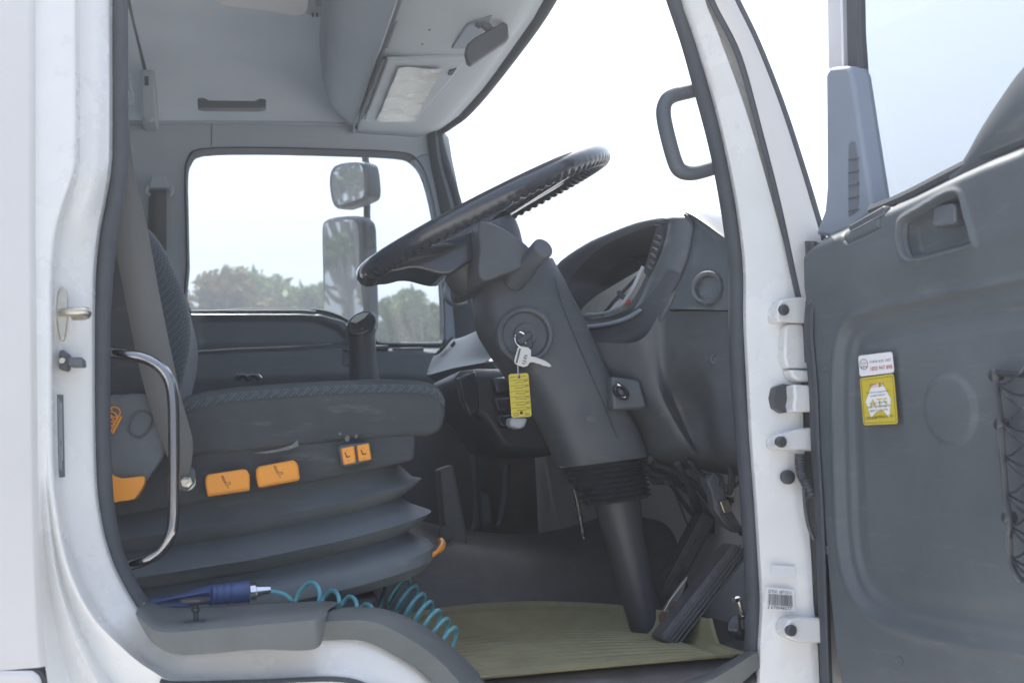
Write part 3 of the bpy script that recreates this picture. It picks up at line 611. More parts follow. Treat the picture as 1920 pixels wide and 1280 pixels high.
for c in ((1341, 673, .172), (1108, 782, .33)):
    lathe('panel_screw', P(c[0], c[1], Y=c[2]), (-.3, -1, .1), [(.009, -.002), (.009, .002), (.006, .003), (.005, .0), (.001, .0)], M['plastic_d'], dash, n=14)
# ignition of the lamp: small chrome switch under the shelf
kb = yprism('knob_bracket', [(1146,705),(1200,712),(1215,765),(1150,768)], .325, .40, M['plastic_d'], dash, bevel=.006)
lathe('adjuster_knob', P(1164, 735, Y=.32), (-.3, -1, .1), [(.018, -.01), (.018, .003), (.016, .007), (.012, .009), (.0105, .004), (.0095, -.004)], M['rail'], kb, n=24, sx=.7)
lathe('knob_core', P(1164, 735, Y=.322), (-.3, -1, .1), [(.0105, 0), (.006, .004), (.001, .0045)], M['gloss'], kb, n=20, sx=.7)
# passenger side fascia
fas = loft('passenger_fascia', [cr(PY(r_), 4) for r_ in (
    [(800,700,1.75),(815,664,1.72),(842,640,1.68),(868,632,1.64)],
    [(806,702,1.6),(835,672,1.55),(862,648,1.5),(890,622,1.45)],
    [(850,690,1.3),(872,672,1.28),(890,648,1.26),(915,612,1.22)],
    [(905,680,1.1),(925,668,1.1),(935,640,1.08),(950,605,1.05)])], M['trim'], dash, k=4)
loft('fascia_roll', [cr(PY(r_), 4) for r_ in (
    [(800,694,1.76),(803,706,1.74),(830,722,1.72),(860,740,1.72)],
    [(812,698,1.58),(818,712,1.56),(845,716,1.54),(870,740,1.56)],
    [(860,687,1.3),(866,700,1.28),(885,706,1.28),(905,730,1.3)],
    [(925,678,1.05),(930,690,1.04),(945,698,1.04),(960,720,1.06)])], M['plastic_d'], dash, k=4)
for i in range(5):
    tube('vent_slat', cr([P(816+5*i,664-5*i,Y=1.66-.01*i), P(824+4.4*i,660-5.2*i,Y=1.625-.01*i), P(832+4*i,652-5*i,Y=1.60-.01*i)], 3), .0035, M['black'], dash, n=6)
mk('fascia_switch', [p+np.array([-.01, -.004, .004]) for p in PY([(850,650,1.46),(858,641,1.43),(861,648,1.42),(854,655,1.45)])], [(0,1,2,3)], M['black'], dash, smooth=False)
yprism('fascia_vent', [(900,632),(915,616),(925,622),(922,640)], 1.07, 1.1, M['black'], dash, bevel=.003)
for i in range(2): tube('vent_slat', [P(905+6*i,634,Y=1.065), P(916+5*i,619,Y=1.065)], .003, M['shelf'], dash, n=6)
# centre stack of switches
cst = yprism('centre_stack', [(850,705),(900,690),(1010,700),(1050,760),(1060,850),(960,850),(930,830),(905,790),(870,760)], .92, 1.3, M['black'], dash, bevel=.02, k=2)
for px in ([(858,708),(892,694),(897,730),(900,770),(880,780),(866,750)], [(922,708),(962,705),(965,735),(930,738)], [(925,745),(965,742),(967,770),(932,772)], [(930,778),(966,775),(968,800),(938,802)]):
    yprism('switch_block', px, .895, .93, M['gloss'], dash, bevel=.006)
yprism('ash_cover', [(957,782),(990,783),(984,800),(975,804),(956,798)], .46, .50, M['trim'], dash, bevel=.005)

# wiring and brackets under the dash
w1 = cr(PY([(1210,845,.5),(1206,870,.48),(1222,888,.48),(1250,893,.5),(1280,910,.55),(1300,945,.6)]), 7)
tube('wiring_loom', w1, [.008+.0012*(i % 2) for i in range(len(w1))], M['black'], T, n=8)
tube('release_cable', PY([(1248,880,.55),(1292,990,.6)]), .002, M['plastic_d'], T, n=5)
tube('rusty_bracket', cr(PY([(1184,795,.44),(1196,825,.44),(1208,845,.46)]), 4), .009, M['rust'], T, n=6, flat=.4)
for pp, rr in (([(1225,868,.42),(1260,880,.44),(1300,905,.46),(1330,940,.5)], .006), ([(1290,860,.36),(1310,885,.38),(1338,900,.42),(1372,940,.45)], .005), ([(1270,868,.4),(1300,930,.5),(1310,980,.6)], .007), ([(1365,860,.25),(1372,900,.28),(1366,960,.34),(1392,1000,.36)], .006), ([(1340,890,.3),(1366,915,.3),(1385,905,.28)], .0035), ([(1352,960,.3),(1372,985,.3),(1394,990,.3)], .004)):
    tube('wiring_loom', cr(PY(pp), 6), rr, M['black'], T, n=8)
yprism('pedal_frame', [(1262,905),(1290,893),(1330,960),(1390,1010),(1392,1050),(1350,1010),(1300,960)], .56, .60, M['plastic_d'], T, bevel=.006)
yprism('fuse_cover', [(1232,868),(1285,872),(1296,905),(1245,910)], .52, .60, M['plastic_d'], T, bevel=.008)
for pp in ([(888,850,1.2),(893,920,1.2),(892,985,1.2),(876,1005,1.15)], [(950,870,1.15),(948,930,1.15),(936,985,1.15)]):
    ww = cr(PY(pp), 8); tube('wiring_loom', ww, [.009+.001*(i % 2) for i in range(len(ww))], M['plastic_d'], T, n=8)
yprism('heater_duct', [(900,925),(918,922),(926,985),(905,988)], 1.18, 1.25, M['plastic'], T, bevel=.006)
for pp in ([(1058,860,.62),(1080,930,.62),(1095,1010,.62)],):
    ww = cr(PY(pp), 10); tube('clutch_cable', ww, [.004+.002*(i % 3 == 0) for i in range(len(ww))], M['gloss'], T, n=8)
lab(yprism('floor_bracket', [(822,880),(850,870),(868,960),(886,1055),(880,1065),(850,1062),(836,1030)], .80, .86, M['plastic_d'], T, bevel=.012), 'dark lever bracket at the front of the driver seat')
lathe('bracket_bolt', P(836, 1000, Y=.79), (0, -1, 0), [(.018, 0), (.018, .004), (.012, .008), (.001, .008)], M['plastic_d'], T, n=16)

# ---- pedals
def pedal(name, a, b, wpx, Y, lbl):
    a = np.array(a, float); b = np.array(b, float); d = (b-a)/np.linalg.norm(b-a); nrm = np.array([-d[1], d[0]])
    if nrm[0] < 0: nrm = -nrm
    pts = [a, b, b+nrm*wpx, a+nrm*wpx]
    o = yprism(name, [tuple(q) for q in pts], Y, Y+.06, M['pedal'], T, bevel=.006); lab(o, lbl)
    for i in range(7):
        yy = Y+.006+.008*i; s = a-nrm*2; e = b-nrm*2
        tube('tread_rib', [P(*(s*.97+e*.03), Y=yy), P(*(s*.03+e*.97), Y=yy)], .003, M['pedal'], o, n=6)
    return o
p1 = pedal('brake_pedal', (1222,1150), (1322,960), 26, .50, 'long rubber brake pedal further from the door')
p2 = pedal('accelerator_pedal', (1240,1198), (1380,1018), 30, .27, 'long ribbed accelerator pedal nearest the door')
for i in range(4):
    d_ = 7+7*i; tube('side_groove', [P(1246+d_*.8+4, 1190+d_*.62, Y=.269), P(1384+d_*.8, 1016+d_*.62, Y=.269)], .0016, M['plastic'], p2, n=5)
br = yprism('pedal_bracket', [(1236,1160),(1248,1166),(1272,1140),(1290,1080),(1280,1092),(1256,1124)], .38, .39, M['key'], T, bevel=.001)
for c in ((1264, 1137), (1245, 1157)): lathe('bracket_rivet', P(*c, Y=.379), (0, -1, 0), [(.011, 0), (.011, .003), (.007, .006), (.001, .006)], M['rust'], br, n=14)
pv = lathe('pedal_pivot', P(1257, 1221, Y=.26), (0, -1, 0), [(.012, -.03), (.012, .004), (.006, .006), (.005, .012), (.001, .012)], M['rust'], T, n=14)
sb = tube('stop_bolt', [P(1396,1178,Y=.2), P(1392,1150,Y=.2), P(1384,1122,Y=.2)], .0045, M['chrome'], T, n=8)
lathe('bolt_head', P(1383, 1126, Y=.2), P(1384,1122,Y=.2)-P(1396,1178,Y=.2), [(.009, 0), (.009, .006), (.006, .009), (.001, .009)], M['chrome'], sb, n=6)
lathe('lock_nut', P(1394, 1160, Y=.2), P(1384,1122,Y=.2)-P(1396,1178,Y=.2), [(.009, 0), (.009, .006), (.001, .006)], M['chrome'], sb, n=6)
lathe('bolt_boss', P(1388, 1175, Y=.22), (-.3, -1, .1), [(.022, -.01), (.022, .006), (.012, .01), (.001, .01)], M['gloss'], sb, n=16)
sp = yprism('sensor_bracket', [(1325,900),(1340,885),(1358,892),(1362,930),(1375,960),(1390,985),(1385,1000),(1360,985),(1340,955),(1335,925)], .30, .33, M['plastic_d'], T, bevel=.004)
lathe('sensor_bolt', P(1352, 909, Y=.295), (0, -1, 0), [(.006, 0), (.006, .004), (.001, .004)], M['chrome'], sp, n=10)
yprism('sensor_clip', [(1350,940),(1366,936),(1374,958),(1358,962)], .285, .30, M['steel'], sp, bevel=.002)
tube('sensor_wire', cr(PY([(1362,928,.28),(1372,930,.28),(1378,922,.28)]), 4), .0018, M['steel'], sp, n=5)

# ---- steering column
CY = .44
rowsp = [((893,520),(1028,492)),((892,560),(1052,540)),((897,610),(1082,600)),((921,655),(1104,650)),((956,706),(1128,696)),((990,752),(1152,740)),((1018,800),(1180,796)),((1040,850),(1199,842)),((1050,876),(1204,856))]
def ringpts(l, r_, hy, n=28, e=.55):
    a, b = P(*l, Y=CY), P(*r_, Y=CY); c = (a+b)/2; u_ = (b-a)/2; q = []
    for j in range(n):
        t = 2*math.pi*j/n; ct, stt = math.cos(t), math.sin(t)
        q.append(c+u_*math.copysign(abs(ct)**e, ct)+np.array([0, hy*math.copysign(abs(stt)**e, stt), 0]))
    return q
hys = [.075, .085, .09, .09, .088, .085, .08, .076, .07]
colm = loft('steering_column', [ringpts(l, r_, h_) for (l, r_), h_ in zip(rowsp, hys)], M['column'], T, cu=True, k=4, cap=True)
lab(colm, 'dark grey steering column cover with the ignition lock')
bel = []; fr_ = 0
for i in range(17):
    t = i/16; l = (1048+52*t, 872+76*t); r_ = (1202+14*t, 858+72*t); s_ = 3 if i % 2 else -3.5
    bel.append(ringpts((l[0]-s_, l[1]), (r_[0]+s_, r_[1]), .066+(.005 if i % 2 else -.005)-.008*t, e=.85))
lab(loft('column_boot', bel, M['gloss'], T, cu=True, k=2, cap=True), 'ribbed black rubber boot at the foot of the steering column')
loft('column_shaft', [ringpts((1112,940), (1198,930), .04, 20, 1), ringpts((1135,1010), (1205,1000), .036, 20, 1), ringpts((1162,1110), (1226,1102), .034, 20, 1), ringpts((1186,1190), (1250,1182), .034, 20, 1)], M['black'], T, cu=True, cap=True)
shr = yprism('column_shroud', [(899,413),(915,415),(945,428),(975,448),(995,466),(1000,480),(985,500),(940,517),(905,528),(896,500),(900,470),(898,440)], .30, .58, M['plastic_d'], T, bevel=.016, seg=5, k=2)
lathe('hub_boss', P(873, 500, Y=.44), (-.42, 0, .9), [(.034, -.045), (.044, -.035), (.047, 0), (.046, .03), (.038, .042), (.001, .045)], M['black'], shr, n=32)
tube('column_seam', cr([P(x, y, Y=CY-h_) for x, y, h_ in ((1040,520,.084),(1058,580,.0905),(1082,640,.091),(1108,700,.0895),(1134,760,.086),(1158,820,.080))], 5), .0013, M['black'], colm, n=5)
# ignition lock with key
il = lathe('ignition_lock', P(985, 628, Y=CY-.092), (-.05, -1, 0), [(.052, -.02), (.052, .004), (.048, .007), (.043, .005), (.040, -.004), (.022, -.004), (.020, .006), (.001, .006)], M['plastic_d'], T, n=36)
yprism('ignition_key_slot', [(972,640),(995,622),(999,640),(1001,650),(988,660)], .325, .345, M['black'], il, bevel=.003)
lathe('column_screw', P(1017, 588, Y=CY-.09), (0, -1, 0), [(.012, -.004), (.012, .001), (.006, .003), (.001, .003)], M['plastic_d'], T, n=14)
lab(tube('control_stalk', [P(962,528,Y=.36), P(985,503,Y=.32), P(995,492,Y=.30), P(1004,481,Y=.285), P(1019,464,Y=.26)], [.020, .020, .017, .0195, .0195], M['plastic_d'], T, n=16, bevel=.003), 'short dark control stalk on the steering column')
# ---- steering wheel
def wheel():
    a = P(688, 512, Y=CY); b = P(1112, 304, Y=CY); c = (a+b)/2; u_ = (b-a); Rr = np.linalg.norm(u_)/2; u_ /= np.linalg.norm(u_)
    v_ = np.array([0, 1.0, 0])+np.cross(np.array([0, -1.0, 0]), u_)*.036*(1 if np.cross(np.array([0, -1.0, 0]), u_)[2] > 0 else -1); v_ /= np.linalg.norm(v_); n_ = np.cross(v_, u_)*-1
    n_ = n_ if n_[2] > 0 else -n_
    rows = []; N = 540; K = 14
    for i in range(N):
        t = 2*math.pi*i/N; e = u_*math.cos(t)+v_*math.sin(t); q = []
        for j in range(K):
            s = 2*math.pi*j/K; rr = .0185; dn = math.sin(s); dr = math.cos(s)
            wv = .0022*math.cos(90*t)*max(0, -dn)
            q.append(c+e*(Rr+(rr)*dr)+n_*((rr*1.05+wv)*dn))
        rows.append(q)
    o = loft('steering_wheel', rows, M['gloss'], T, cu=True, cv=True)
    lab(o, 'glossy black steering wheel with finger grips under the rim')
    hub = lathe('wheel_hub', c-n_*.075, n_, [(.032, -.05), (.04, -.02), (.05, .02), (.052, .04), (.046, .055), (.001, .06)], M['plastic_d'], o, n=32)
    for t in (math.radians(28), math.radians(152), math.radians(208), math.radians(332)):
        e = u_*math.cos(t)+v_*math.sin(t); f = np.cross(n_, e)
        rws = []
        for s in np.linspace(0, 1, 8):
            r_ = .05+(Rr-.05)*s; dsh = .05 if math.cos(t) < 0 else .012; zc = -dsh*(1-s)**1.3-.002; wd = .034-.014*s+.01*(s > .9); th = (.013-.003*s)*(1 if math.cos(t) < 0 else .6)
            cc_ = c+e*r_+n_*zc
            rws.append([cc_+f*wd*math.cos(k)+n_*th*math.sin(k) for k in [2*math.pi*j/12 for j in range(12)]])
        loft('spoke', rws, M['gloss'], o, cu=True, cap=True)
    yprism('spoke_web', [(716,508),(752,480),(800,460),(850,442),(900,428),(912,450),(900,475),(870,498),(842,514),(815,512),(790,505),(766,504),(742,510)], .36, .50, M['gloss'], o, bevel=.016, seg=4, k=2)
    return c, n_
wheel()
# ---- gear lever
gl = loft('gear_lever', [[P(x, y, Y=.98)+np.array([math.cos(t)*r_, math.sin(t)*r_, 0]) for t in [2*math.pi*j/16 for j in range(16)]] for x, y, r_ in ((682,735,.040),(682,700,.034),(680,670,.031),(679,645,.032),(676,630,.034),(676,618,.036))], M['black'], T, cu=True, k=3, cap=True)
lab(gl, 'black gear lever with leather grip between the seats')
knob = yprism('knob', [(652,618),(653,604),(662,592),(680,583),(697,584),(706,594),(704,610),(696,622),(672,630),(656,628)], .945, 1.015, M['gloss'], gl, bevel=.018, k=2, seg=4)
yprism('knob_plate', [(656,603),(664,593),(680,586),(692,586),(684,596),(668,606)], .94, .95, M['gauge'], gl, bevel=.001)

# ================================================================== driver door, swung open
DU = np.array([.147, -.988, 0]); DU /= np.linalg.norm(DU); DN = np.array([DU[1], -DU[0], 0]); DN = DN if DN[0] < 0 else -DN
H0 = P(1516, 640, Y=.0)
def PD(x, y, off=0.0):
    v = ray(x, y); o = H0+DN*off; t = ((o-CAM)@DN)/(v@DN); return CAM+t*v
def duw(x, y, off=0.0): p = PD(x, y, off); return np.array([(p-H0)@DU, p[2]])
def dpt(u, w_, off=0.0): return H0*np.array([1, 1, 0])+DU*u+DN*off+np.array([0, 0, w_])
def driver_door():
    belt = np.array([duw(*q) for q in [(1512,462),(1530,445),(1560,432),(1590,416),(1640,388),(1700,363),(1790,318),(1850,290),(1920,262)]])
    belt = np.vstack([belt, belt[-1]+np.array([.5, .10])])
    edge = np.array([duw(*q) for q in [(1511,455),(1513,540),(1515,600),(1521,700),(1527,800),(1534,900),(1541,1000),(1549,1100),(1562,1230),(1573,1280),(1590,1330),(1610,1400)]])[::-1]
    wb = edge[0, 1]; umax = .98
    ns, nt_ = 300, 380; S = np.concatenate([np.linspace(0, .52, ns-40)[:-1], np.linspace(.52, 1, 41)]); Tt = np.linspace(0, 1, nt_)
    U = np.zeros((nt_, ns)); W = np.zeros((nt_, ns))
    wtop = np.interp(S*umax, belt[:, 0], belt[:, 1])
    for it in range(2):
        W = wb+(wtop[None]-wb)*Tt[:, None] if it == 0 else wb+(np.interp(U, belt[:, 0], belt[:, 1])-wb)*Tt[:, None]
        uL = np.interp(W, edge[:, 1], edge[:, 0]); U = uL+(umax-uL)*S[None]
    Pt = np.stack([U, W], -1)
    q = lambda px, x=True: [duw(*k) for k in px]
    big = umax+.3
    g1 = cr(q([(1920,522),(1760,553),(1660,575),(1606,592),(1580,616),(1568,655),(1564,720),(1566,850),(1572,1000),(1584,1075),(1606,1125),(1650,1163),(1750,1195),(1920,1226)]), 4)
    g1 = [np.array([big, g1[0][1]])]+g1+[np.array([big, g1[-1][1]])]
    s = sdf(Pt, g1); D = .004*np.exp(-(s/.008)**2) - .008*sst(-.004, .016, s) - .005*sst(.022, .036, s)
    g2 = cr(q([(1920,590),(1760,613),(1650,633),(1614,648),(1602,690),(1600,760),(1602,900),(1610,1040),(1640,1098),(1680,1122),(1780,1138),(1920,1146)]), 4)
    g2 = [np.array([big, g2[0][1]])]+g2+[np.array([big, g2[-1][1]])]
    s = sdf(Pt, g2); lowm = sst(-.1, .1, W); D += (.008*lowm+.004*(1-lowm))*sst(-.006, .02, s)
    # upper ledge above the armrest line
    top = np.interp(U, belt[:, 0], belt[:, 1]); dd = top-W
    l0 = duw(1640, 540); s = W-(l0[1]+.012*(U-l0[0])); D += .012*sst(-.03, .03, s)
    D += -.03*(1-sst(0, .03, dd))**2
    ue = U-np.interp(W, edge[:, 1], edge[:, 0]); D += -.02*(1-sst(0, .012, ue))**2
    c0 = duw(1776, 768); D += .005*sst(.0, .012, .052-np.hypot(U-c0[0], W-c0[1]))
    hb = cr(q([(1698,430),(1704,412),(1740,390),(1790,362),(1812,365),(1822,400),(1836,452),(1832,462),(1770,480),(1722,490),(1706,480),(1699,455)]), 3, True)
    s = sdf(Pt, hb); D += .004*np.exp(-(s/.005)**2) - .026*sst(0, .014, s)
    gi = q([(1583,424),(1658,381),(1664,385),(1660,428),(1602,455),(1594,450)]); s = sdf(Pt, gi); D -= .004*np.exp(-(s/.0022)**2)
    rows = H0*np.array([1, 1, 0])+U[..., None]*DU+D[..., None]*DN+W[..., None]*np.array([0, 0, 1.0])
    o = loft('driver_door', [list(r_) for r_ in rows], M['plastic'], T)
    lab(o, 'open driver door with dark grey inner panel, stickers and net pocket')
    # metal shell behind the panel
    ed = [dpt(e[0]-.004, e[1], -.012) for e in edge]; eb = [p-DN*.11 for p in ed]
    loft('door_edge', [cr(ed, 3), cr([dpt(e[0]-.010, e[1], -.035) for e in edge], 3), cr(eb, 3)], M['seal'], o)
    tube('door_seal', cr([dpt(e[0]-.003, e[1], -.022) for e in edge], 4), .010, M['seal'], o, n=10)
    le = [(1509,452),(1512,540),(1507,620),(1515,720),(1520,840),(1527,960),(1532,1100),(1538,1280),(1542,1360)]
    loft('door_edge_trim', [cr([PD(x, y, -.03) for x, y in le], 4), cr([PD(x+1, y, .0) for x, y in le], 4), cr([PD(x+8, y, .006) for x, y in le], 4), cr([PD(x+17, y, .004) for x, y in le], 4), cr([PD(x+23, y, -.012) for x, y in le], 4)], M['seal'], o, k=2)
    oz = [dpt(u+.03, w_, -.115) for u, w_ in ((-.01, wb), (umax, wb), (umax, belt[-1, 1]-.05), (0, belt[0, 1]-.02))]
    prism('door_skin', oz, -DN*.01, M['paint'], o, bevel=.003)
    # window post, chrome run channel, glass
    post = [PD(x, y, -.03) for x, y in [(1528,440),(1545,395),(1549,350),(1548,200),(1547,140),(1556,126),(1590,123),(1597,140),(1612,240),(1626,330),(1636,395),(1600,425),(1560,445)]]
    pt = prism('window_post', post, -DN*.04, M['glaregrey'], o, bevel=.006)
    sl_ = [PD(x, y, -.029) for x, y in [(1590,270),(1596,263),(1604,266),(1609,300),(1611,380),(1606,398),(1590,408),(1589,340)]]
    prism('post_vent', sl_, -DN*.01, M['shade'], o, bevel=.002)
    for i in range(5):
        tube('vent_slat', [PD(1591, 300+24*i, -.027), PD(1610, 296+24*i, -.027)], .0014, M['plastic_d'], o, n=5)
    prism('run_channel', [PD(x, y, -.040) for x, y in [(1552,130),(1549,-60),(1576,-60),(1580,130)]], -DN*.02, M['alloy'], o, bevel=.003)
    prism('glass_seal', [PD(x, y, -.05) for x, y in [(1578,130),(1575,-60),(1604,-60),(1606,60),(1613,160),(1626,270),(1638,395),(1620,400),(1598,200)]], -DN*.02, M['seal'], o, bevel=.003)
    gp = [dpt(*duw(1590,-150,-.06), -.06), dpt(*duw(1590,470,-.06), -.06), dpt(umax, .2, -.06), dpt(umax, 1.05, -.06)]
    prism('door_glass', gp, -DN*.005, M['dglass'], o, bevel=0)
    # raised rear part of the window sill
    hmp = cr([PD(x, y, -.02) for x, y in [(1785,322),(1808,296),(1840,240),(1875,186),(1920,126),(1990,70),(2100,20)]], 4)
    base = [dpt((p-H0)@DU, np.interp((p-H0)@DU, belt[:, 0], belt[:, 1])-.03, -.03) for p in hmp]
    loft('sill_hump', [base, [p*.5+b*.5+DN*.012 for p, b in zip(hmp, base)], hmp, [p-DN*.03 for p in hmp]], M['plastic_d'], o, k=3)
    tube('belt_seal', cr([PD(x, y, -.022) for x, y in [(1636,395),(1700,368),(1790,322),(1850,293),(1920,265),(2000,230)]], 4), .009, M['seal'], o, n=8)
    # handle lever inside the recess
    hl = prism('inner_handle', [PD(x, y, .006) for x, y in [(1748,392),(1753,385),(1785,380),(1791,387),(1792,416),(1785,421),(1752,426),(1747,419)]], -DN*.024, M['dashrim'], o, bevel=.004)
    hl2 = prism('handle_cup', [PD(x, y, -.018) for x, y in [(1708,455),(1735,440),(1752,425),(1790,421),(1794,462),(1760,474),(1715,482),(1706,474)]], -DN*.01, M['black'], o, bevel=.006)
    tube('handle_bezel', [PD(x_, y_, .004) for x_, y_ in [tuple(q_) for q_ in cr([np.array(k_, float) for k_ in [(1698,430),(1704,412),(1740,390),(1790,362),(1812,365),(1822,400),(1836,452),(1832,462),(1770,480),(1722,490),(1706,480),(1699,455)]], 3, True)]], .0045, M['plastic_d'], o, n=8, closed=True)
    prism('grip_insert', [PD(x, y, .010) for x, y in [(1588,424),(1656,385),(1660,390),(1656,424),(1604,450),(1597,446)]], -DN*.012, M['plastic'], o, bevel=.005)
    tube('insert_line', [PD(1594, 436, .011), PD(1658, 402, .011)], .0012, M['seal'], o, n=5)
    lathe('blank_plug', PD(1531, 502, .0), DN, [(.017, -.006), (.017, .006), (.014, .008), (.001, .007)], M['plastic_d'], o, n=24)
    for px_ in ((1552,1030), (1688,1238), (1548,690)): lathe('trim_screw', PD(*px_, -.001), DN, [(.007, -.003), (.007, .002), (.004, .003), (.001, .0015)], M['plastic_d'], o, n=14)
    # stickers
    def stick(name, px, mats, fn, off=.004):
        a, b, c, d = [PD(x, y, off) for x, y in px]; g = Geo(); at = lambda s_, t_: (a*(1-s_)+b*s_)*(1-t_)+(d*(1-s_)+c*s_)*t_
        rr = .06; asp = np.linalg.norm(b-a)/np.linalg.norm(d-a); ol = []
        for (cx, cy, a0) in ((rr, rr*asp, 180), (1-rr, rr*asp, 270), (1-rr, 1-rr*asp, 0), (rr, 1-rr*asp, 90)):
            for k in range(5):
                an = math.radians(a0+22.5*k); ol.append(at(cx+rr*math.cos(an), cy+rr*asp*math.sin(an)))
        g.add((ol, [tuple(range(len(ol)))]), 0)
        ex = b-a; L = np.linalg.norm(ex); ex /= L; ey = a-d; Hh = np.linalg.norm(ey); ey /= Hh
        fn(g, at, DN*.0006, ex, ey, L, Hh); return g.build(name, mats, o, smooth=False)
    def ringq(g, at, e, cx, cy, rx, ry, th, m, n=28):
        for k in range(n):
            p0, p1 = 2*math.pi*k/n, 2*math.pi*(k+1)/n
            g.quad(at(cx+rx*math.cos(p0), cy+ry*math.sin(p0))+e, at(cx+rx*math.cos(p1), cy+ry*math.sin(p1))+e, at(cx+rx*(1-th)*math.cos(p1), cy+ry*(1-th)*math.sin(p1))+e, at(cx+rx*(1-th)*math.cos(p0), cy+ry*(1-th)*math.sin(p0))+e, m)
    def white(g, at, e, ex, ey, L, Hh):
        ringq(g, at, e, .16, .44, .125, .26, .10, 1)
        g.add(textgeo('ISUZU', at(.075, .43)+e, ex, ey, Hh*.1, L*.17), 2); g.add(textgeo('care', at(.075, .60)+e, ex, ey, Hh*.15, L*.17), 1)
        g.add(textgeo('24 HOUR  ISUZU  ASSIST', at(.33, .42)+e, ex, ey, Hh*.115, L*.62), 1); g.add(textgeo('1800 947 898', at(.34, .79)+e, ex, ey, Hh*.20, L*.63), 2)
    lab(stick('assist_sticker', [(1609,667),(1673,659),(1677,698),(1612,706)], [M['white_st'], M['ink'], M['red_ink']], white), 'white phone number sticker above the yellow one')
    def yel(g, at, e, ex, ey, L, Hh):
        b0, b1 = .045, .955
        for (p, r_) in (((b0, b0), (b1, b0)), ((b1, b0), (b1, b1)), ((b1, b1), (b0, b1)), ((b0, b1), (b0, b0))):
            tck = .009; dx, dy = (0, tck*.8) if p[1] == r_[1] else (tck, 0)
            g.quad(at(p[0], p[1])+e, at(r_[0], r_[1])+e, at(r_[0]+dx, r_[1]+dy)+e, at(p[0]+dx, p[1]+dy)+e, 1)
        hexa = [(.34,.20),(.54,.14),(.54,.24),(.62,.23),(.64,.14),(.86,.50),(.78,.88),(.60,.70),(.40,.74),(.25,.86),(.13,.50)]
        g.add(([at(*p)+e*.6 for p in hexa], [tuple(range(len(hexa)))]), 3)
        g.add(textgeo('ATS', at(.24, .66)+e*.8, ex, ey, Hh*.2, L*.52), 0)
        c_ = lambda s_, w_, y_, h_, m_: g.add(textgeo(s_, at(.5-w_/2, y_)+e, ex, ey, Hh*h_, L*w_), m_)
        c_('IMPORTANT', .42, .20, .055, 2); g.quad(at(.29, .215)+e, at(.71, .215)+e, at(.71, .222)+e, at(.29, .222)+e, 2)
        c_('This vehicle is equipped with a', .68, .345, .034, 1); c_('POWER TAKE-OFF', .42, .42, .038, 1)
        c_('CONSULT OPERATING', .52, .575, .042, 1); c_('INSTRUCTIONS BEFORE USE', .66, .65, .042, 1); c_('(REFER TO SUN VISOR).', .54, .73, .042, 1)
        c_('AUSTRALIAN TIPPING SYSTEMS', .78, .885, .062, 1)
    lab(stick('warning_sticker', [(1612,709),(1676,700),(1684,794),(1619,797)], [M['yellow'], M['ink'], M['red_ink'], M['white_st']], yel), 'yellow printed warning sticker on the door panel')
    # net pocket: bungee frame and net strings
    fr_ = cr([PD(x, y, .014) for x, y in [(1960,700),(1915,702),(1880,700),(1868,702),(1870,740),(1876,790),(1880,860),(1886,930),(1894,985),(1892,1010),(1895,1050),(1905,1075),(1920,1088),(1980,1100),(2080,1105)]], 5)
    nf = tube('net_frame', fr_, .0042, M['gloss'], o, n=8); lab(nf, 'black sprung frame of the door net pocket')
    g = Geo()
    A = [(1871,722),(1877,790),(1882,855),(1887,925),(1893,985),(1896,1045)]
    for i in range(6):
        x0, y0 = A[i]
        for dx, dy, sg in ((50, -34, 10), (50, 40, 16), (95, 6, 26)):
            g.add(tubegeo(cr([PD(x0, y0, .012), PD(x0+dx*.35, y0+dy*.3+sg*.6, .02), PD(x0+dx*.75, y0+dy*.75+sg*.5, .022), PD(x0+dx, y0+dy, .018)], 5), .0016, 6))
    g.build('net_strings', [M['gloss']], o)
    for c in ((1870,703),(1880,795),(1895,970)): lathe('net_clip', PD(*c, .008), DN, [(.008, -.004), (.008, .008), (.004, .011), (.001, .011)], M['gloss'], o, n=12)
driver_door()

# ================================================================== passenger mirrors (outside the far window)
def mirror(name, px, gpx, Y, k, lbl):
    """housing and glass turned towards the rear of the truck; k = change of depth per photo pixel"""
    pc = sum(q[0] for q in px)/len(px)
    yc = sum(q[1] for q in px)/len(px); yy = lambda x, y: Y-k*(x-pc)+.0004*(y-yc)
    pts = cr([P(x, y, Y=yy(x, y)) for x, y in px], 2, True)
    a_ = P(pc-20, yc, Y=yy(pc-20, yc)); b_ = P(pc+20, yc, Y=yy(pc+20, yc)); t_ = b_-a_; t_ /= np.linalg.norm(t_); nb = np.array([-t_[1], t_[0], 0]); nb = nb if nb[0] > 0 else -nb
    o = prism(name, pts, nb*.06, M['plastic'], T, bevel=.016, seg=4); lab(o, lbl)
    v = cr([P(x, y, Y=yy(x, y))-nb*.002 for x, y in gpx], 3, True)
    mk('mirror_glass', v, [tuple(range(len(v)))], M['mirror'], o, smooth=False)
    return o
mirror('wide_mirror', [(616,330),(625,310),(650,303),(678,303),(686,312),(690,340),(690,365),(682,376),(640,391),(624,386),(617,360)], [(624,330),(631,317),(650,309),(674,308),(681,318),(684,340),(684,362),(677,372),(642,384),(630,380),(624,358)], 2.32, .0028, 'small square blind spot mirror above the tall mirror')
mirror('main_mirror', [(601,430),(606,413),(625,406),(662,404),(676,411),(682,430),(684,500),(686,560),(686,610),(676,625),(612,620),(604,560),(602,490)], [(607,430),(612,418),(628,412),(658,411),(669,418),(674,440),(676,520),(678,600),(614,600),(610,540),(608,480)], 2.32, .0028, 'tall rectangular side mirror outside the passenger window')
ma = tube('mirror_arm', cr(PL([(681,270),(684,290),(688,330),(688,420),(688,520),(690,640),(692,700)], 2.36), 4), .0125, M['plastic_d'], T, n=10)
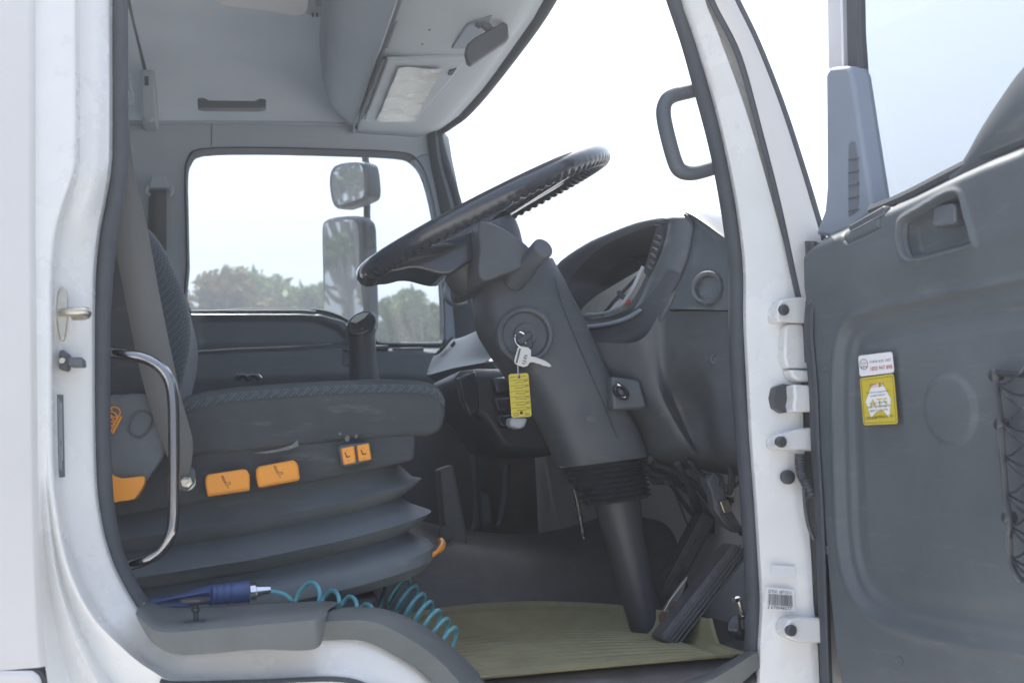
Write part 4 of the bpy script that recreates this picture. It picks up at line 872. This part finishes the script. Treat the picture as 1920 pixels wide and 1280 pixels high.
tube('arm_bracket', [P(681,265,Y=2.36), P(690,240,Y=2.1)], .012, M['plastic_d'], T, n=8)
box('arm_foot', P(692, 690, Y=2.22), (.08, .3, .04), M['plastic_d'], T)
# outside skin of the far door
box('far_door_skin', (.25, 2.10, -.05), (1.1, .03, .90), M['paint'], T, bevel=.01)
box('far_kick_panel', (.93, 2.03, -.02), (.5, .03, .72), M['floor'], T, bevel=.01)

# ================================================================== driver seat
S = empty('driver_seat', (.1, .5, FZ), 'dark air suspension driver seat with orange levers', 'seat')
loft('bellows', [[p for p in ring] for ring in (lambda: [
    (lambda zc, ex_: [np.array([x, y, zc + .085*(x-.05) + .22*max(0, x+.05)**2 - .008]) for x, y in (lambda hx_, hy_: [(.02+hx_*math.copysign(abs(math.cos(t))**.35, math.cos(t)), .5+hy_*math.copysign(abs(math.sin(t))**.35, math.sin(t))) for t in [2*math.pi*j/72 for j in range(72)]])(.285+ex_, .245+ex_)])(z, e)
    for z, e in [(.0, -.03), (-.03, -.02), (-.055, .0), (-.062, .015), (-.068, .008), (-.085, -.02), (-.10, -.005), (-.116, .02), (-.122, .028), (-.13, .018), (-.145, -.012), (-.155, -.004), (-.17, .022), (-.182, .03), (-.20, .03), (-.215, .015)]])()], M['bellows'], S, cu=True)
yprism('seat_pan', [(205,800),(340,842),(560,830),(640,822),(770,806),(780,812),(776,862),(700,880),(560,908),(380,940),(210,972)], .245, .74, M['vinyl'], S, bevel=.012)
cu_ = yprism('cushion', [(338,760),(352,742),(420,728),(560,716),(700,711),(780,712),(815,720),(832,738),(836,765),(830,800),(806,816),(700,822),(560,836),(400,852),(340,850)], .24, .74, M['vinyl'], S, bevel=.035, seg=5, k=2)
lab(cu_, 'dark cloth seat cushion')
sm = mat('dust_smear', (.15, .16, .155), .95, var=.35, vscale=60)
for px in ([(474,849),(520,842),(548,833),(558,824),(560,836),(540,843),(500,850)], [(646,822),(650,815),(656,818),(655,826),(649,828)], [(664,817),(669,813),(672,818),(667,822)], [(634,812),(639,809),(641,814),(636,816)]):
    pts_ = PL(px, .2388); mk('dust_smear', pts_, [tuple(range(len(pts_)))], sm, cu_, smooth=False)
# mesh fabric strip over the top of the cushion
def topper():
    edge = [(345,744),(420,727),(500,719),(600,713),(700,709),(780,710),(815,718),(833,738)]
    rows = []
    for dy, Y in ((26, .2385), (16, .2375), (8, .243), (1, .262), (-3.5, .30), (-6, .5), (-4, .69), (6, .735)):
        rows.append(cr([P(x, y + 1.5, Y=.24)*np.array([1, 0, 1])+np.array([0, Y, -dy/1180]) for x, y in edge], 5))
    loft('cushion_top', rows, M['fabric'], S, k=3)
topper()
bk = yprism('backrest', [(240,410),(272,420),(300,452),(325,500),(345,548),(357,600),(356,650),(346,696),(333,742),(300,800),(150,800),(130,410)], .32, .74, M['fabric'], S, bevel=.05, seg=6, k=2)
lab(bk, 'mesh fabric seat backrest')
yprism('backrest_side', [(150,400),(230,425),(258,520),(275,640),(290,745),(150,760)], .27, .36, M['vinyl'], S, bevel=.02, k=2)
rc_ = yprism('recliner_cover', [(200,748),(225,740),(268,737),(298,760),(318,800),(312,845),(290,880),(262,915),(205,928),(196,850)], .205, .26, M['plastic'], S, bevel=.012, k=2, seg=4)
lab(rc_, 'grey recliner cover with small orange maker mark')
ov = cr([P(x, y, Y=.2035) for x, y in [(241,800),(250,778),(265,770),(281,776),(285,788),(276,808),(262,819),(247,814)]], 4, True)
tube('cover_plug', ov, .0022, M['black'], rc_, n=6, closed=True)
g = Geo()
ex = P(222, 772, Y=.2)-P(199, 812, Y=.2); ex /= np.linalg.norm(ex); ey = np.cross(ex, np.array([0, -1, 0])); ey = -ey if ey[0] > 0 else ey
ey = ey if True else ey
o_ = P(205, 800, Y=.204)
for k in range(3):
    c_ = P(203+6*k, 790-9*k, Y=.204); ring = [c_+ex*.0075*math.cos(t)+ey*.0085*math.sin(t) for t in [2*math.pi*j/18 for j in range(18)]]
    g.add(tubegeo(ring, .0011, 5, True))
g.add(tubegeo([P(211,812,Y=.204), P(228,780,Y=.204)], .0018, 5)); g.add(tubegeo([P(206,812,Y=.204), P(224,778,Y=.204)], .0011, 5)); g.add(tubegeo([P(199,772,Y=.204), P(211,766,Y=.204)], .001, 5))
g.build('maker_mark', [M['orange']], rc_)
lab(yprism('recline_handle', [(196,884),(210,889),(226,896),(250,894),(268,892),(272,899),(268,912),(258,928),(250,936),(228,939),(200,938)], .19, .235, M['orange'], S, bevel=.009, k=2, seg=4), 'curved orange recline handle')
for i, (px, sy) in enumerate((([(384,896),(389,889),(455,879),(463,880),(468,890),(469,919),(389,931),(385,910)], (424, 905)), ([(480,880),(484,874),(548,862),(556,864),(560,874),(563,900),(484,915),(480,895)], (522, 886)))):
    lv = yprism('seat_lever', px, .215, .25, M['orange'], S, bevel=.005); lab(lv, ['orange lift lever nearer the seat back', 'orange lift lever nearer the seat front'][i])
    tube('lever_lip', PL([(px[6][0]+2, px[6][1]-5), (px[5][0]-2, px[5][1]-5)], .2145), .0016, M['orange'], lv, n=6)
    g = Geo(); cx, cy = sy
    for seg_ in ([(-9,-13),(-8,-13.5),(-2,1),(-3,1.5)], [(-6,-12),(-5,-12.5),(0,-1),(-1,-.5)], [(-9,-13),(-6,-13),(-5.5,-12),(-8.5,-12)], [(-3,0),(7,-2),(7,-1),(-3,1)], [(-2,4),(8,1.5),(8,2.5),(-2,5)], [(7,-2),(8,-2),(9,2),(8,2)], [(2,7),(4,6.6),(4,9),(2,9.4)]):
        g.add((PL([(cx+a, cy+b) for a, b in seg_], .2142), [tuple(range(len(seg_)))]))
    g.build('lever_symbol', [M['brown_ink']], lv, smooth=False)
bp_ = yprism('button_housing', [(634,838),(640,834),(694,828),(700,862),(650,874),(640,872)], .222, .25, M['plastic_d'], S, bevel=.004)
for i, px in enumerate(([(639,840),(664,835),(668,867),(645,871)], [(669,835),(692,830),(697,861),(673,865)])):
    b_ = yprism('seat_button', px, .212, .24, M['orange'], S, bevel=.003)
    cx, cy = px[0][0]+12, px[0][1]+14; g = Geo()
    for seg_ in ([(-5,-6),(-3,-7),(0,2),(-2,3)], [(-2,1),(6,0),(6,2),(-1,4)], [(-1,-10),(1,-10),(1,-9),(-1,-9)], [(0,9),(4,8.5),(4,9.3),(0,9.8)]):
        g.add((PL([(cx+a, cy+b) for a, b in seg_], .2112), [tuple(range(4))]))
    g.build('button_symbol', [M['brown_ink']], b_, smooth=False)
ab = lathe('anchor_bolt', P(350, 903, Y=.208), (0, -1, 0), [(.0135, -.004), (.0135, .002), (.001, .0021)], M['washer'], S, n=28, ang=30)
lathe('bolt_head', P(350, 903, Y=.2058), (0, -1, 0), [(.0088, 0), (.0088, .005), (.004, .006), (.001, .0055)], M['steel'], ab, n=6, smooth=False)
lab(tube('base_stripe', cr(PY([(770,1055,.27),(800,1046,.285),(822,1032,.31),(829,1022,.34),(826,1014,.36)]), 5), [.002]*5+[.004]*6+[.006]*5+[.007]*5, M['orange'], S, n=8), 'yellow orange tab at the foot of the seat')
for x in (452, 472): tube('belt_stalk', cr(PY([(x-10,712,.62),(x-2,704,.62),(x+8,704,.62),(x+16,711,.62)]), 4), .006, M['gloss'], S, n=8)

# ================================================================== seat belt
B = empty('seat_belt', (P(350, 903, Y=.2)), 'grey seat belt webbing running down beside the seat to a bolt', 'seat belt')
lf = [(222,150),(226,235),(219,330),(213,440),(231,540),(250,640),(272,732),(300,820),(318,866),(326,888)]
rg = [(232,150),(240,235),(252,330),(276,430),(296,540),(316,640),(338,740),(360,822),(358,866),(352,892)]
Yb = [.16, .16, .165, .17, .175, .18, .185, .19, .195, .2]
rowl = cr([P(x, y, Y=Y) for (x, y), Y in zip(lf, Yb)], 5); rowr = cr([P(x, y, Y=Y-.012) for (x, y), Y in zip(rg, Yb)], 5)
loft('webbing', [rowl, [a*.5+b*.5 for a, b in zip(rowl, rowr)], rowr], M['webbing'], B, solid=.0025)
yprism('anchor_plate', [(324,880),(352,872),(366,880),(368,905),(352,922),(334,918)], .2055, .215, M['plastic_d'], B, bevel=.003)
# chrome entry rail
hr = tube('entry_rail', cr([P(188,655,Y=.16), P(205,660,Y=.14), P(240,665,Y=.13), P(270,671,Y=.125), P(298,686,Y=.12), P(316,710,Y=.12), P(324,745,Y=.12), P(326,820,Y=.12), P(326,900,Y=.12), P(325,970,Y=.12), P(318,1005,Y=.12), P(300,1033,Y=.125), P(270,1050,Y=.13), P(230,1062,Y=.14), P(205,1070,Y=.16)], 5), .0085, M['rail'], T, n=14)
lab(hr, 'bent chrome entry rail beside the driver seat')

# ================================================================== loose things
K = empty('key_set', P(985, 655, Y=.318), 'silver key on a ring with a yellow tag hanging from the ignition', 'keys')
rc2 = P(976, 636, Y=.322); tube('key_ring', [rc2+np.array([.010*math.cos(t), .004*math.sin(t), .0135*math.sin(t)]) for t in [2*math.pi*j/28 for j in range(28)]], .0013, M['chrome'], K, n=6, closed=True)
yprism('ignition_key', [(968,638),(993,620),(999,626),(999,632),(978,645)], .318, .330, M['black'], K, bevel=.002)
kp_ = yprism('key', [(967,665),(971,651),(977,649),(990,651),(996,656),(996,668),(1004,669),(1022,676),(1030,681),(1035,686),(1031,688),(1024,686),(1018,685),(1012,682),(1006,681),(1001,679),(994,679),(989,686),(982,688),(972,685),(965,681),(964,676)], .314, .3165, M['key'], K, bevel=.0008)
yprism('bow_slot', [(973,654),(977,653),(970,681),(967,680)], .3132, .3136, M['plastic_d'], K, bevel=0)
g = Geo(); g.add(textgeo('IJB', P(984, 683, Y=.3134), np.array([.35, 0, .94]), np.array([-.94, 0, .35]), .006, .018)); g.build('key_stamp', [M['plastic_d']], kp_, smooth=False)
tube('tag_link', [P(971,684,Y=.3150), P(971.5,696,Y=.3150), P(972,707,Y=.3150)], .0012, M['chrome'], K, n=6)
def tag():
    px = [(953.5,704),(956,701),(988,699),(991,702),(997,778),(994,781),(962,782.5),(959,780)]
    o = yprism('key_tag', px, .316, .3175, M['yellow'], K, bevel=.0005); lab(o, 'yellow plastic key tag with handwriting')
    a, b, c, d = PL([(953.5,701),(991,699),(997,781),(959,782.5)], .3155); at = lambda s_, t_: (a*(1-s_)+b*s_)*(1-t_)+(d*(1-s_)+c*s_)*t_
    g = Geo(); r = random.Random(5)
    for i in range(6):
        t = .15+.127*i; g.quad(at(.03, t), at(.97, t-.012), at(.97, t-.004), at(.03, t+.008))
        if i < 6:
            x = .2+.1*r.random(); pts = []
            while x < .8:
                pts.append(at(x, t+.055+r.uniform(-.022, .018))); x += r.uniform(.03, .055)
            g.add(tubegeo(pts, .00035, 4)); g.quad(at(.76, t+.02), at(.95, t+.012), at(.95, t+.026), at(.76, t+.034))
    for t in (.075, .90):
        q = at(.5, t); g.add(([q+np.array([.003*math.cos(k), -.0003, .003*math.sin(k)]) for k in [2*math.pi*j/14 for j in range(14)]], [tuple(range(14))]))
    g.add(tubegeo([at(.12,.955), at(.12,.925), at(.2,.90), at(.3,.90), at(.36,.93), at(.36,.955)], .0004, 4, True)); g.add(tubegeo([at(.68,.955), at(.68,.92), at(.9,.92), at(.9,.955)], .0004, 4, True))
    g.quad(at(.05,.075), at(.36,.07), at(.36,.08), at(.05,.085)); g.quad(at(.62,.065), at(.85,.06), at(.85,.07), at(.62,.075))
    g.build('tag_print', [M['ink']], o, smooth=False)
tag()

# blow gun with coiled hose
A_ = empty('air_gun', P(380, 1125, Y=.2), 'blue air gun with coiled teal hose lying on the step', 'air gun')
bod = cr(PY([(262,1140,.19),(300,1131,.19),(340,1126,.185),(385,1116,.18),(400,1115,.18),(440,1111,.18),(468,1108,.18)]), 10)
rr_ = []
for i in range(len(bod)):
    t = i/(len(bod)-1); r_ = np.interp(t, [0, .2, .55, .62, .9, 1], [.006, .009, .014, .0155, .0165, .0165])
    if .56 < t < .82 and i % 3 == 0: r_ *= .9
    rr_.append(r_)
tube('gun_body', bod, rr_, M['blue'], A_, n=16)
tube('gun_trigger', cr(PY([(290,1128,.18),(340,1118,.165),(392,1108,.162)]), 5), .004, M['blue'], A_, n=8, flat=2)
lathe('hose_nut', P(470, 1108, Y=.18), P(480,1107,Y=.18)-P(470,1108,Y=.18), [(.013, 0), (.013, .008), (.009, .009), (.007, .022), (.006, .03)], M['chrome'], A_, n=8)
def hose():
    lp = [(494,1107,.18),(515,1109,.18),(534,1114,.18),(547,1125,.18),(553,1128,.2),(562,1108,.2),(578,1093,.19),(592,1095,.17),(600,1112,.155),(596,1132,.16),(592,1146,.2),(606,1122,.22),(620,1107,.2),(632,1112,.17),(636,1130,.155),(628,1150,.18),(640,1132,.21),(654,1118,.2),(666,1124,.17),(669,1140,.155),(662,1156,.18),(674,1142,.21),(686,1132,.2),(697,1138,.17),(700,1152,.16),(696,1166,.19),(704,1156,.24),(714,1130,.30)]
    pts = cr(PY(lp), 6)
    a0, a1 = P(728, 1092, Y=.36), P(850, 1208, Y=.20); n = 220
    for i in range(n):
        t = i/(n-1); r_ = .031*(1-.3*t)*min(1, .35+t*6); a = math.pi*1.1+t*2*math.pi*8
        pts.append(a0*(1-t)+a1*t+np.array([.42, -.10, .86])*(math.cos(a)*r_*1.0)+np.array([.5, .82, .12])*(math.sin(a)*r_))
    tube('coiled_hose', pts, .0034, M['teal'], A_, n=8)
hose()
pn = empty('push_pin', P(368, 1160, Y=.02), 'black mushroom shaped trim clip standing on the step trim', 'clip')
lathe('pin_head', P(366, 1123, Y=.03), (0, 0, 1), [(.004, -.008), (.02, -.002), (.0195, .001), (.001, .003)], M['black'], pn, n=20)
tube('pin_stem', [P(366,1126,Y=.03), P(368,1164,Y=.03)], [.0042, .0036], M['black'], pn, n=10)
lathe('pin_collar', P(367, 1147, Y=.03), (0, 0, 1), [(.004, 0), (.006, .002), (.006, .006), (.001, .008)], M['black'], pn, n=12)

# floor mat with ribs; rounded outline and olive tint follow a lens ghost
def floor_mat():
    o = empty('floor_mat', (.55, .4, FZ), 'ribbed rubber mat in the driver footwell, olive tint imitating lens flare', 'mat')
    X0, X1 = .17, .80; nx, ny = 90, 150; rows = []
    for j in range(ny):
        t = j/(ny-1); r_ = []
        for i in range(nx):
            s = i/(nx-1); x = X0+(X1-X0)*s; yb = .11+.60*max(.05, 1-abs(2*s-1)**2.1)**.5; y = .11+(yb-.11)*t
            edge = min(t, 1-t, s, 1-s); z = FZ+.006
            if edge > .07 and t < .75: z += .006*(math.sin(t*95) > -.1)
            else: z += .006*(edge < .03)
            if t > .78: z += .04*((t-.78)/.22)**1.5
            r_.append(np.array([x, y, z]))
        rows.append(r_)
    loft('mat_sheet', rows, M['mat'], o, ang=30)
    lathe('mat_stud', P(1142, 1172, Z=FZ+.012), (0, 0, 1), [(.012, 0), (.012, .006), (.006, .010), (.001, .010)], M['plastic_d'], o, n=14)
floor_mat()

# ================================================================== trees beyond the yard
leafm = []
for i, (c0, c1) in enumerate((((.035, .075, .008), (.15, .215, .03)), ((.09, .068, .02), (.20, .15, .04)), ((.03, .075, .014), (.12, .19, .04)))):
    m = bpy.data.materials.new('leaves'); m.use_nodes = True; n = m.node_tree; b = n.nodes['Principled BSDF']; b.inputs['Roughness'].default_value = .6
    tc = n.nodes.new('ShaderNodeTexCoord'); no = n.nodes.new('ShaderNodeTexNoise'); no.inputs['Scale'].default_value = .7; no.inputs['Detail'].default_value = 6
    n.links.new(tc.outputs['Object'], no.inputs['Vector']); r = n.nodes.new('ShaderNodeValToRGB'); r.color_ramp.elements[0].position = .35; r.color_ramp.elements[1].position = .65
    r.color_ramp.elements[0].color = (*c0, 1); r.color_ramp.elements[1].color = (*c1, 1); n.links.new(no.outputs['Fac'], r.inputs['Fac']); n.links.new(r.outputs[0], b.inputs['Base Color'])
    tl = n.nodes.new('ShaderNodeBsdfTranslucent'); mxs = n.nodes.new('ShaderNodeMixShader'); mxs.inputs[0].default_value = .35
    n.links.new(r.outputs[0], tl.inputs[0]); n.links.new(b.outputs[0], mxs.inputs[1]); n.links.new(tl.outputs[0], mxs.inputs[2]); n.links.new(mxs.outputs[0], n.nodes['Material Output'].inputs[0]); leafm.append(m)
bark = mat('bark', (.22, .19, .15), .9, bump=.6, bscale=8, var=.3, vscale=2)
def crown_mesh(h, wd, seed, dens):
    r = np.random.default_rng(seed); cl = []
    nb = 34
    for i in range(nb):
        a = r.uniform(0, 2*math.pi); q = math.sqrt(r.uniform(0, 1)); zz = r.uniform(.32, 1.0)
        rad = wd*(.25+.75*math.sin(min(1, (1.08-zz)/.6)*math.pi*.5))*q
        cl.append((np.array([rad*math.cos(a), rad*math.sin(a), h*zz*.96]), wd*r.uniform(.15, .28)))
    V = []; Fc = []
    per = int(dens/nb)
    for c, s in cl:
        d = r.normal(size=(per, 3)); d /= np.linalg.norm(d, axis=1)[:, None]; rad = s*r.uniform(.25, 1.0, per)**.5
        ctr = c+d*rad[:, None]*np.array([1, 1, .75])
        a = r.normal(size=(per, 3)); a /= np.linalg.norm(a, axis=1)[:, None]; b = np.cross(a, r.normal(size=(per, 3))); b /= np.linalg.norm(b, axis=1)[:, None]
        l = r.uniform(.16, .34, per)[:, None]; w_ = l*.42
        q = np.stack([ctr-a*l, ctr+b*w_, ctr+a*l, ctr-b*w_], 1).reshape(-1, 3); base = len(V)*0
        V.append(q)
    V = np.concatenate(V); Fc = np.arange(len(V)).reshape(-1, 4)
    return V, Fc, cl
PROTO = []
def proto(h, wd, seed, mi, dens=5600):
    V, Fc, cl = crown_mesh(h, wd, seed, dens)
    me = bpy.data.meshes.new('crown'); me.from_pydata(V.tolist(), [], Fc.tolist()); me.materials.append(leafm[mi])
    r = random.Random(seed); g = Geo()
    trunk = cr([(0, 0, -.2), (.1*h*.1, .05, h*.25), (-.05*h*.1, .1, h*.5), (.1, .0, h*.8)], 5)
    g.add(tubegeo(trunk, list(np.interp(np.arange(len(trunk)), [0, len(trunk)-1], [.03*h, .006*h])), 9))
    for c, s in cl[::2]:
        k = r.uniform(.3, .6); st_ = np.array([0, .05, h*k*.7]); md = (st_+c)/2+np.array([0, 0, -.04*h])
        pts = cr([st_, md, c], 4); g.add(tubegeo(pts, list(np.linspace(.010*h, .003*h, len(pts))), 6))
    mt = bpy.data.meshes.new('trunk'); mt.from_pydata([tuple(p) for p in g.v], [], g.f); mt.materials.append(bark)
    mt.polygons.foreach_set('use_smooth', [True]*len(mt.polygons))
    PROTO.append((me, mt))
proto(13, 3.6, 1, 0); proto(12, 4.4, 2, 1); proto(15, 3.2, 3, 2); proto(10, 4.6, 4, 0)
def tree(k, x, y, s, rz, label, group='gum trees beyond the yard'):
    o = bpy.data.objects.new('gum_tree', None); col.objects.link(o); o.location = (x, y, GROUND); o.rotation_euler = (0, 0, rz); o.scale = (s, s, s)
    o['label'] = label; o['category'] = 'tree'; o['group'] = group
    for nm, me in zip(('crown', 'trunk'), PROTO[k]):
        c = bpy.data.objects.new(nm, me); col.objects.link(c); c.parent = o
def tpos(px, D):
    v = ray(px, 600); t = D/v[1]; return CAM[0]+v[0]*t, CAM[1]+D
def tree_at(k, px, D, topy, rz, label, **kw):
    x, y = tpos(px, D); H_ = [13, 12, 15, 10][k]; z = P(px, topy, Y=y)[2]-GROUND; tree(k, x, y, z/(H_*1.04), rz, label, **kw)
tree_at(1, 398, 20, 492, .3, 'broad green gum tree at the rear edge of the passenger window')
tree_at(3, 470, 23, 505, 1.9, 'grey green gum tree just right of the broad one in the passenger window')
tree_at(3, 545, 21, 530, 2.7, 'low olive tree left of the tall mirror')
tree_at(1, 600, 24, 520, 4.0, 'pale green tree partly behind the tall mirror')
tree_at(2, 724, 19, 508, .8, 'gum tree just right of the mirror arm')
tree_at(0, 798, 18, 488, 5.1, 'tall gum tree at the front edge of the passenger window')
tree_at(1, 765, 22, 570, 2.2, 'low tree between the two gums right of the mirror arm')
tree_at(1, 440, 29, 560, 1.2, 'distant tree low behind the gums at the left of the window')
# trees behind the truck, seen only in the side mirrors
for i, (x, y, k, s_) in enumerate(((-20.6, 12.6, 2, .62), (-24, 10.2, 1, .7), (-19, 15.5, 0, .6))):
    tree(k, x, y, s_, i*1.3, 'gum tree behind the truck, seen only in the side mirrors', group='trees behind the truck')

# ================================================================== air volume added to stand in for lens veil
def veil():
    m = bpy.data.materials.new('veil'); m.use_nodes = True; n = m.node_tree
    for q in list(n.nodes): n.nodes.remove(q)
    o = n.nodes.new('ShaderNodeOutputMaterial'); v = n.nodes.new('ShaderNodeVolumePrincipled')
    v.inputs['Color'].default_value = (.90, .94, 1, 1); v.inputs['Density'].default_value = .019; v.inputs['Anisotropy'].default_value = .6
    n.links.new(v.outputs[0], o.inputs['Volume'])
    b = mk('veil', [(x, y, z) for z in (GROUND-1, 19.0) for x, y in ((-110, -60), (110, -60), (110, 120), (-110, 120))], [(0,1,2,3),(4,5,6,7),(0,1,5,4),(1,2,6,5),(2,3,7,6),(3,0,4,7)], m, smooth=False)
    b['kind'] = 'stuff'; b['label'] = 'thin bright lens glare imitated by an added haze in the air over the yard'
veil()
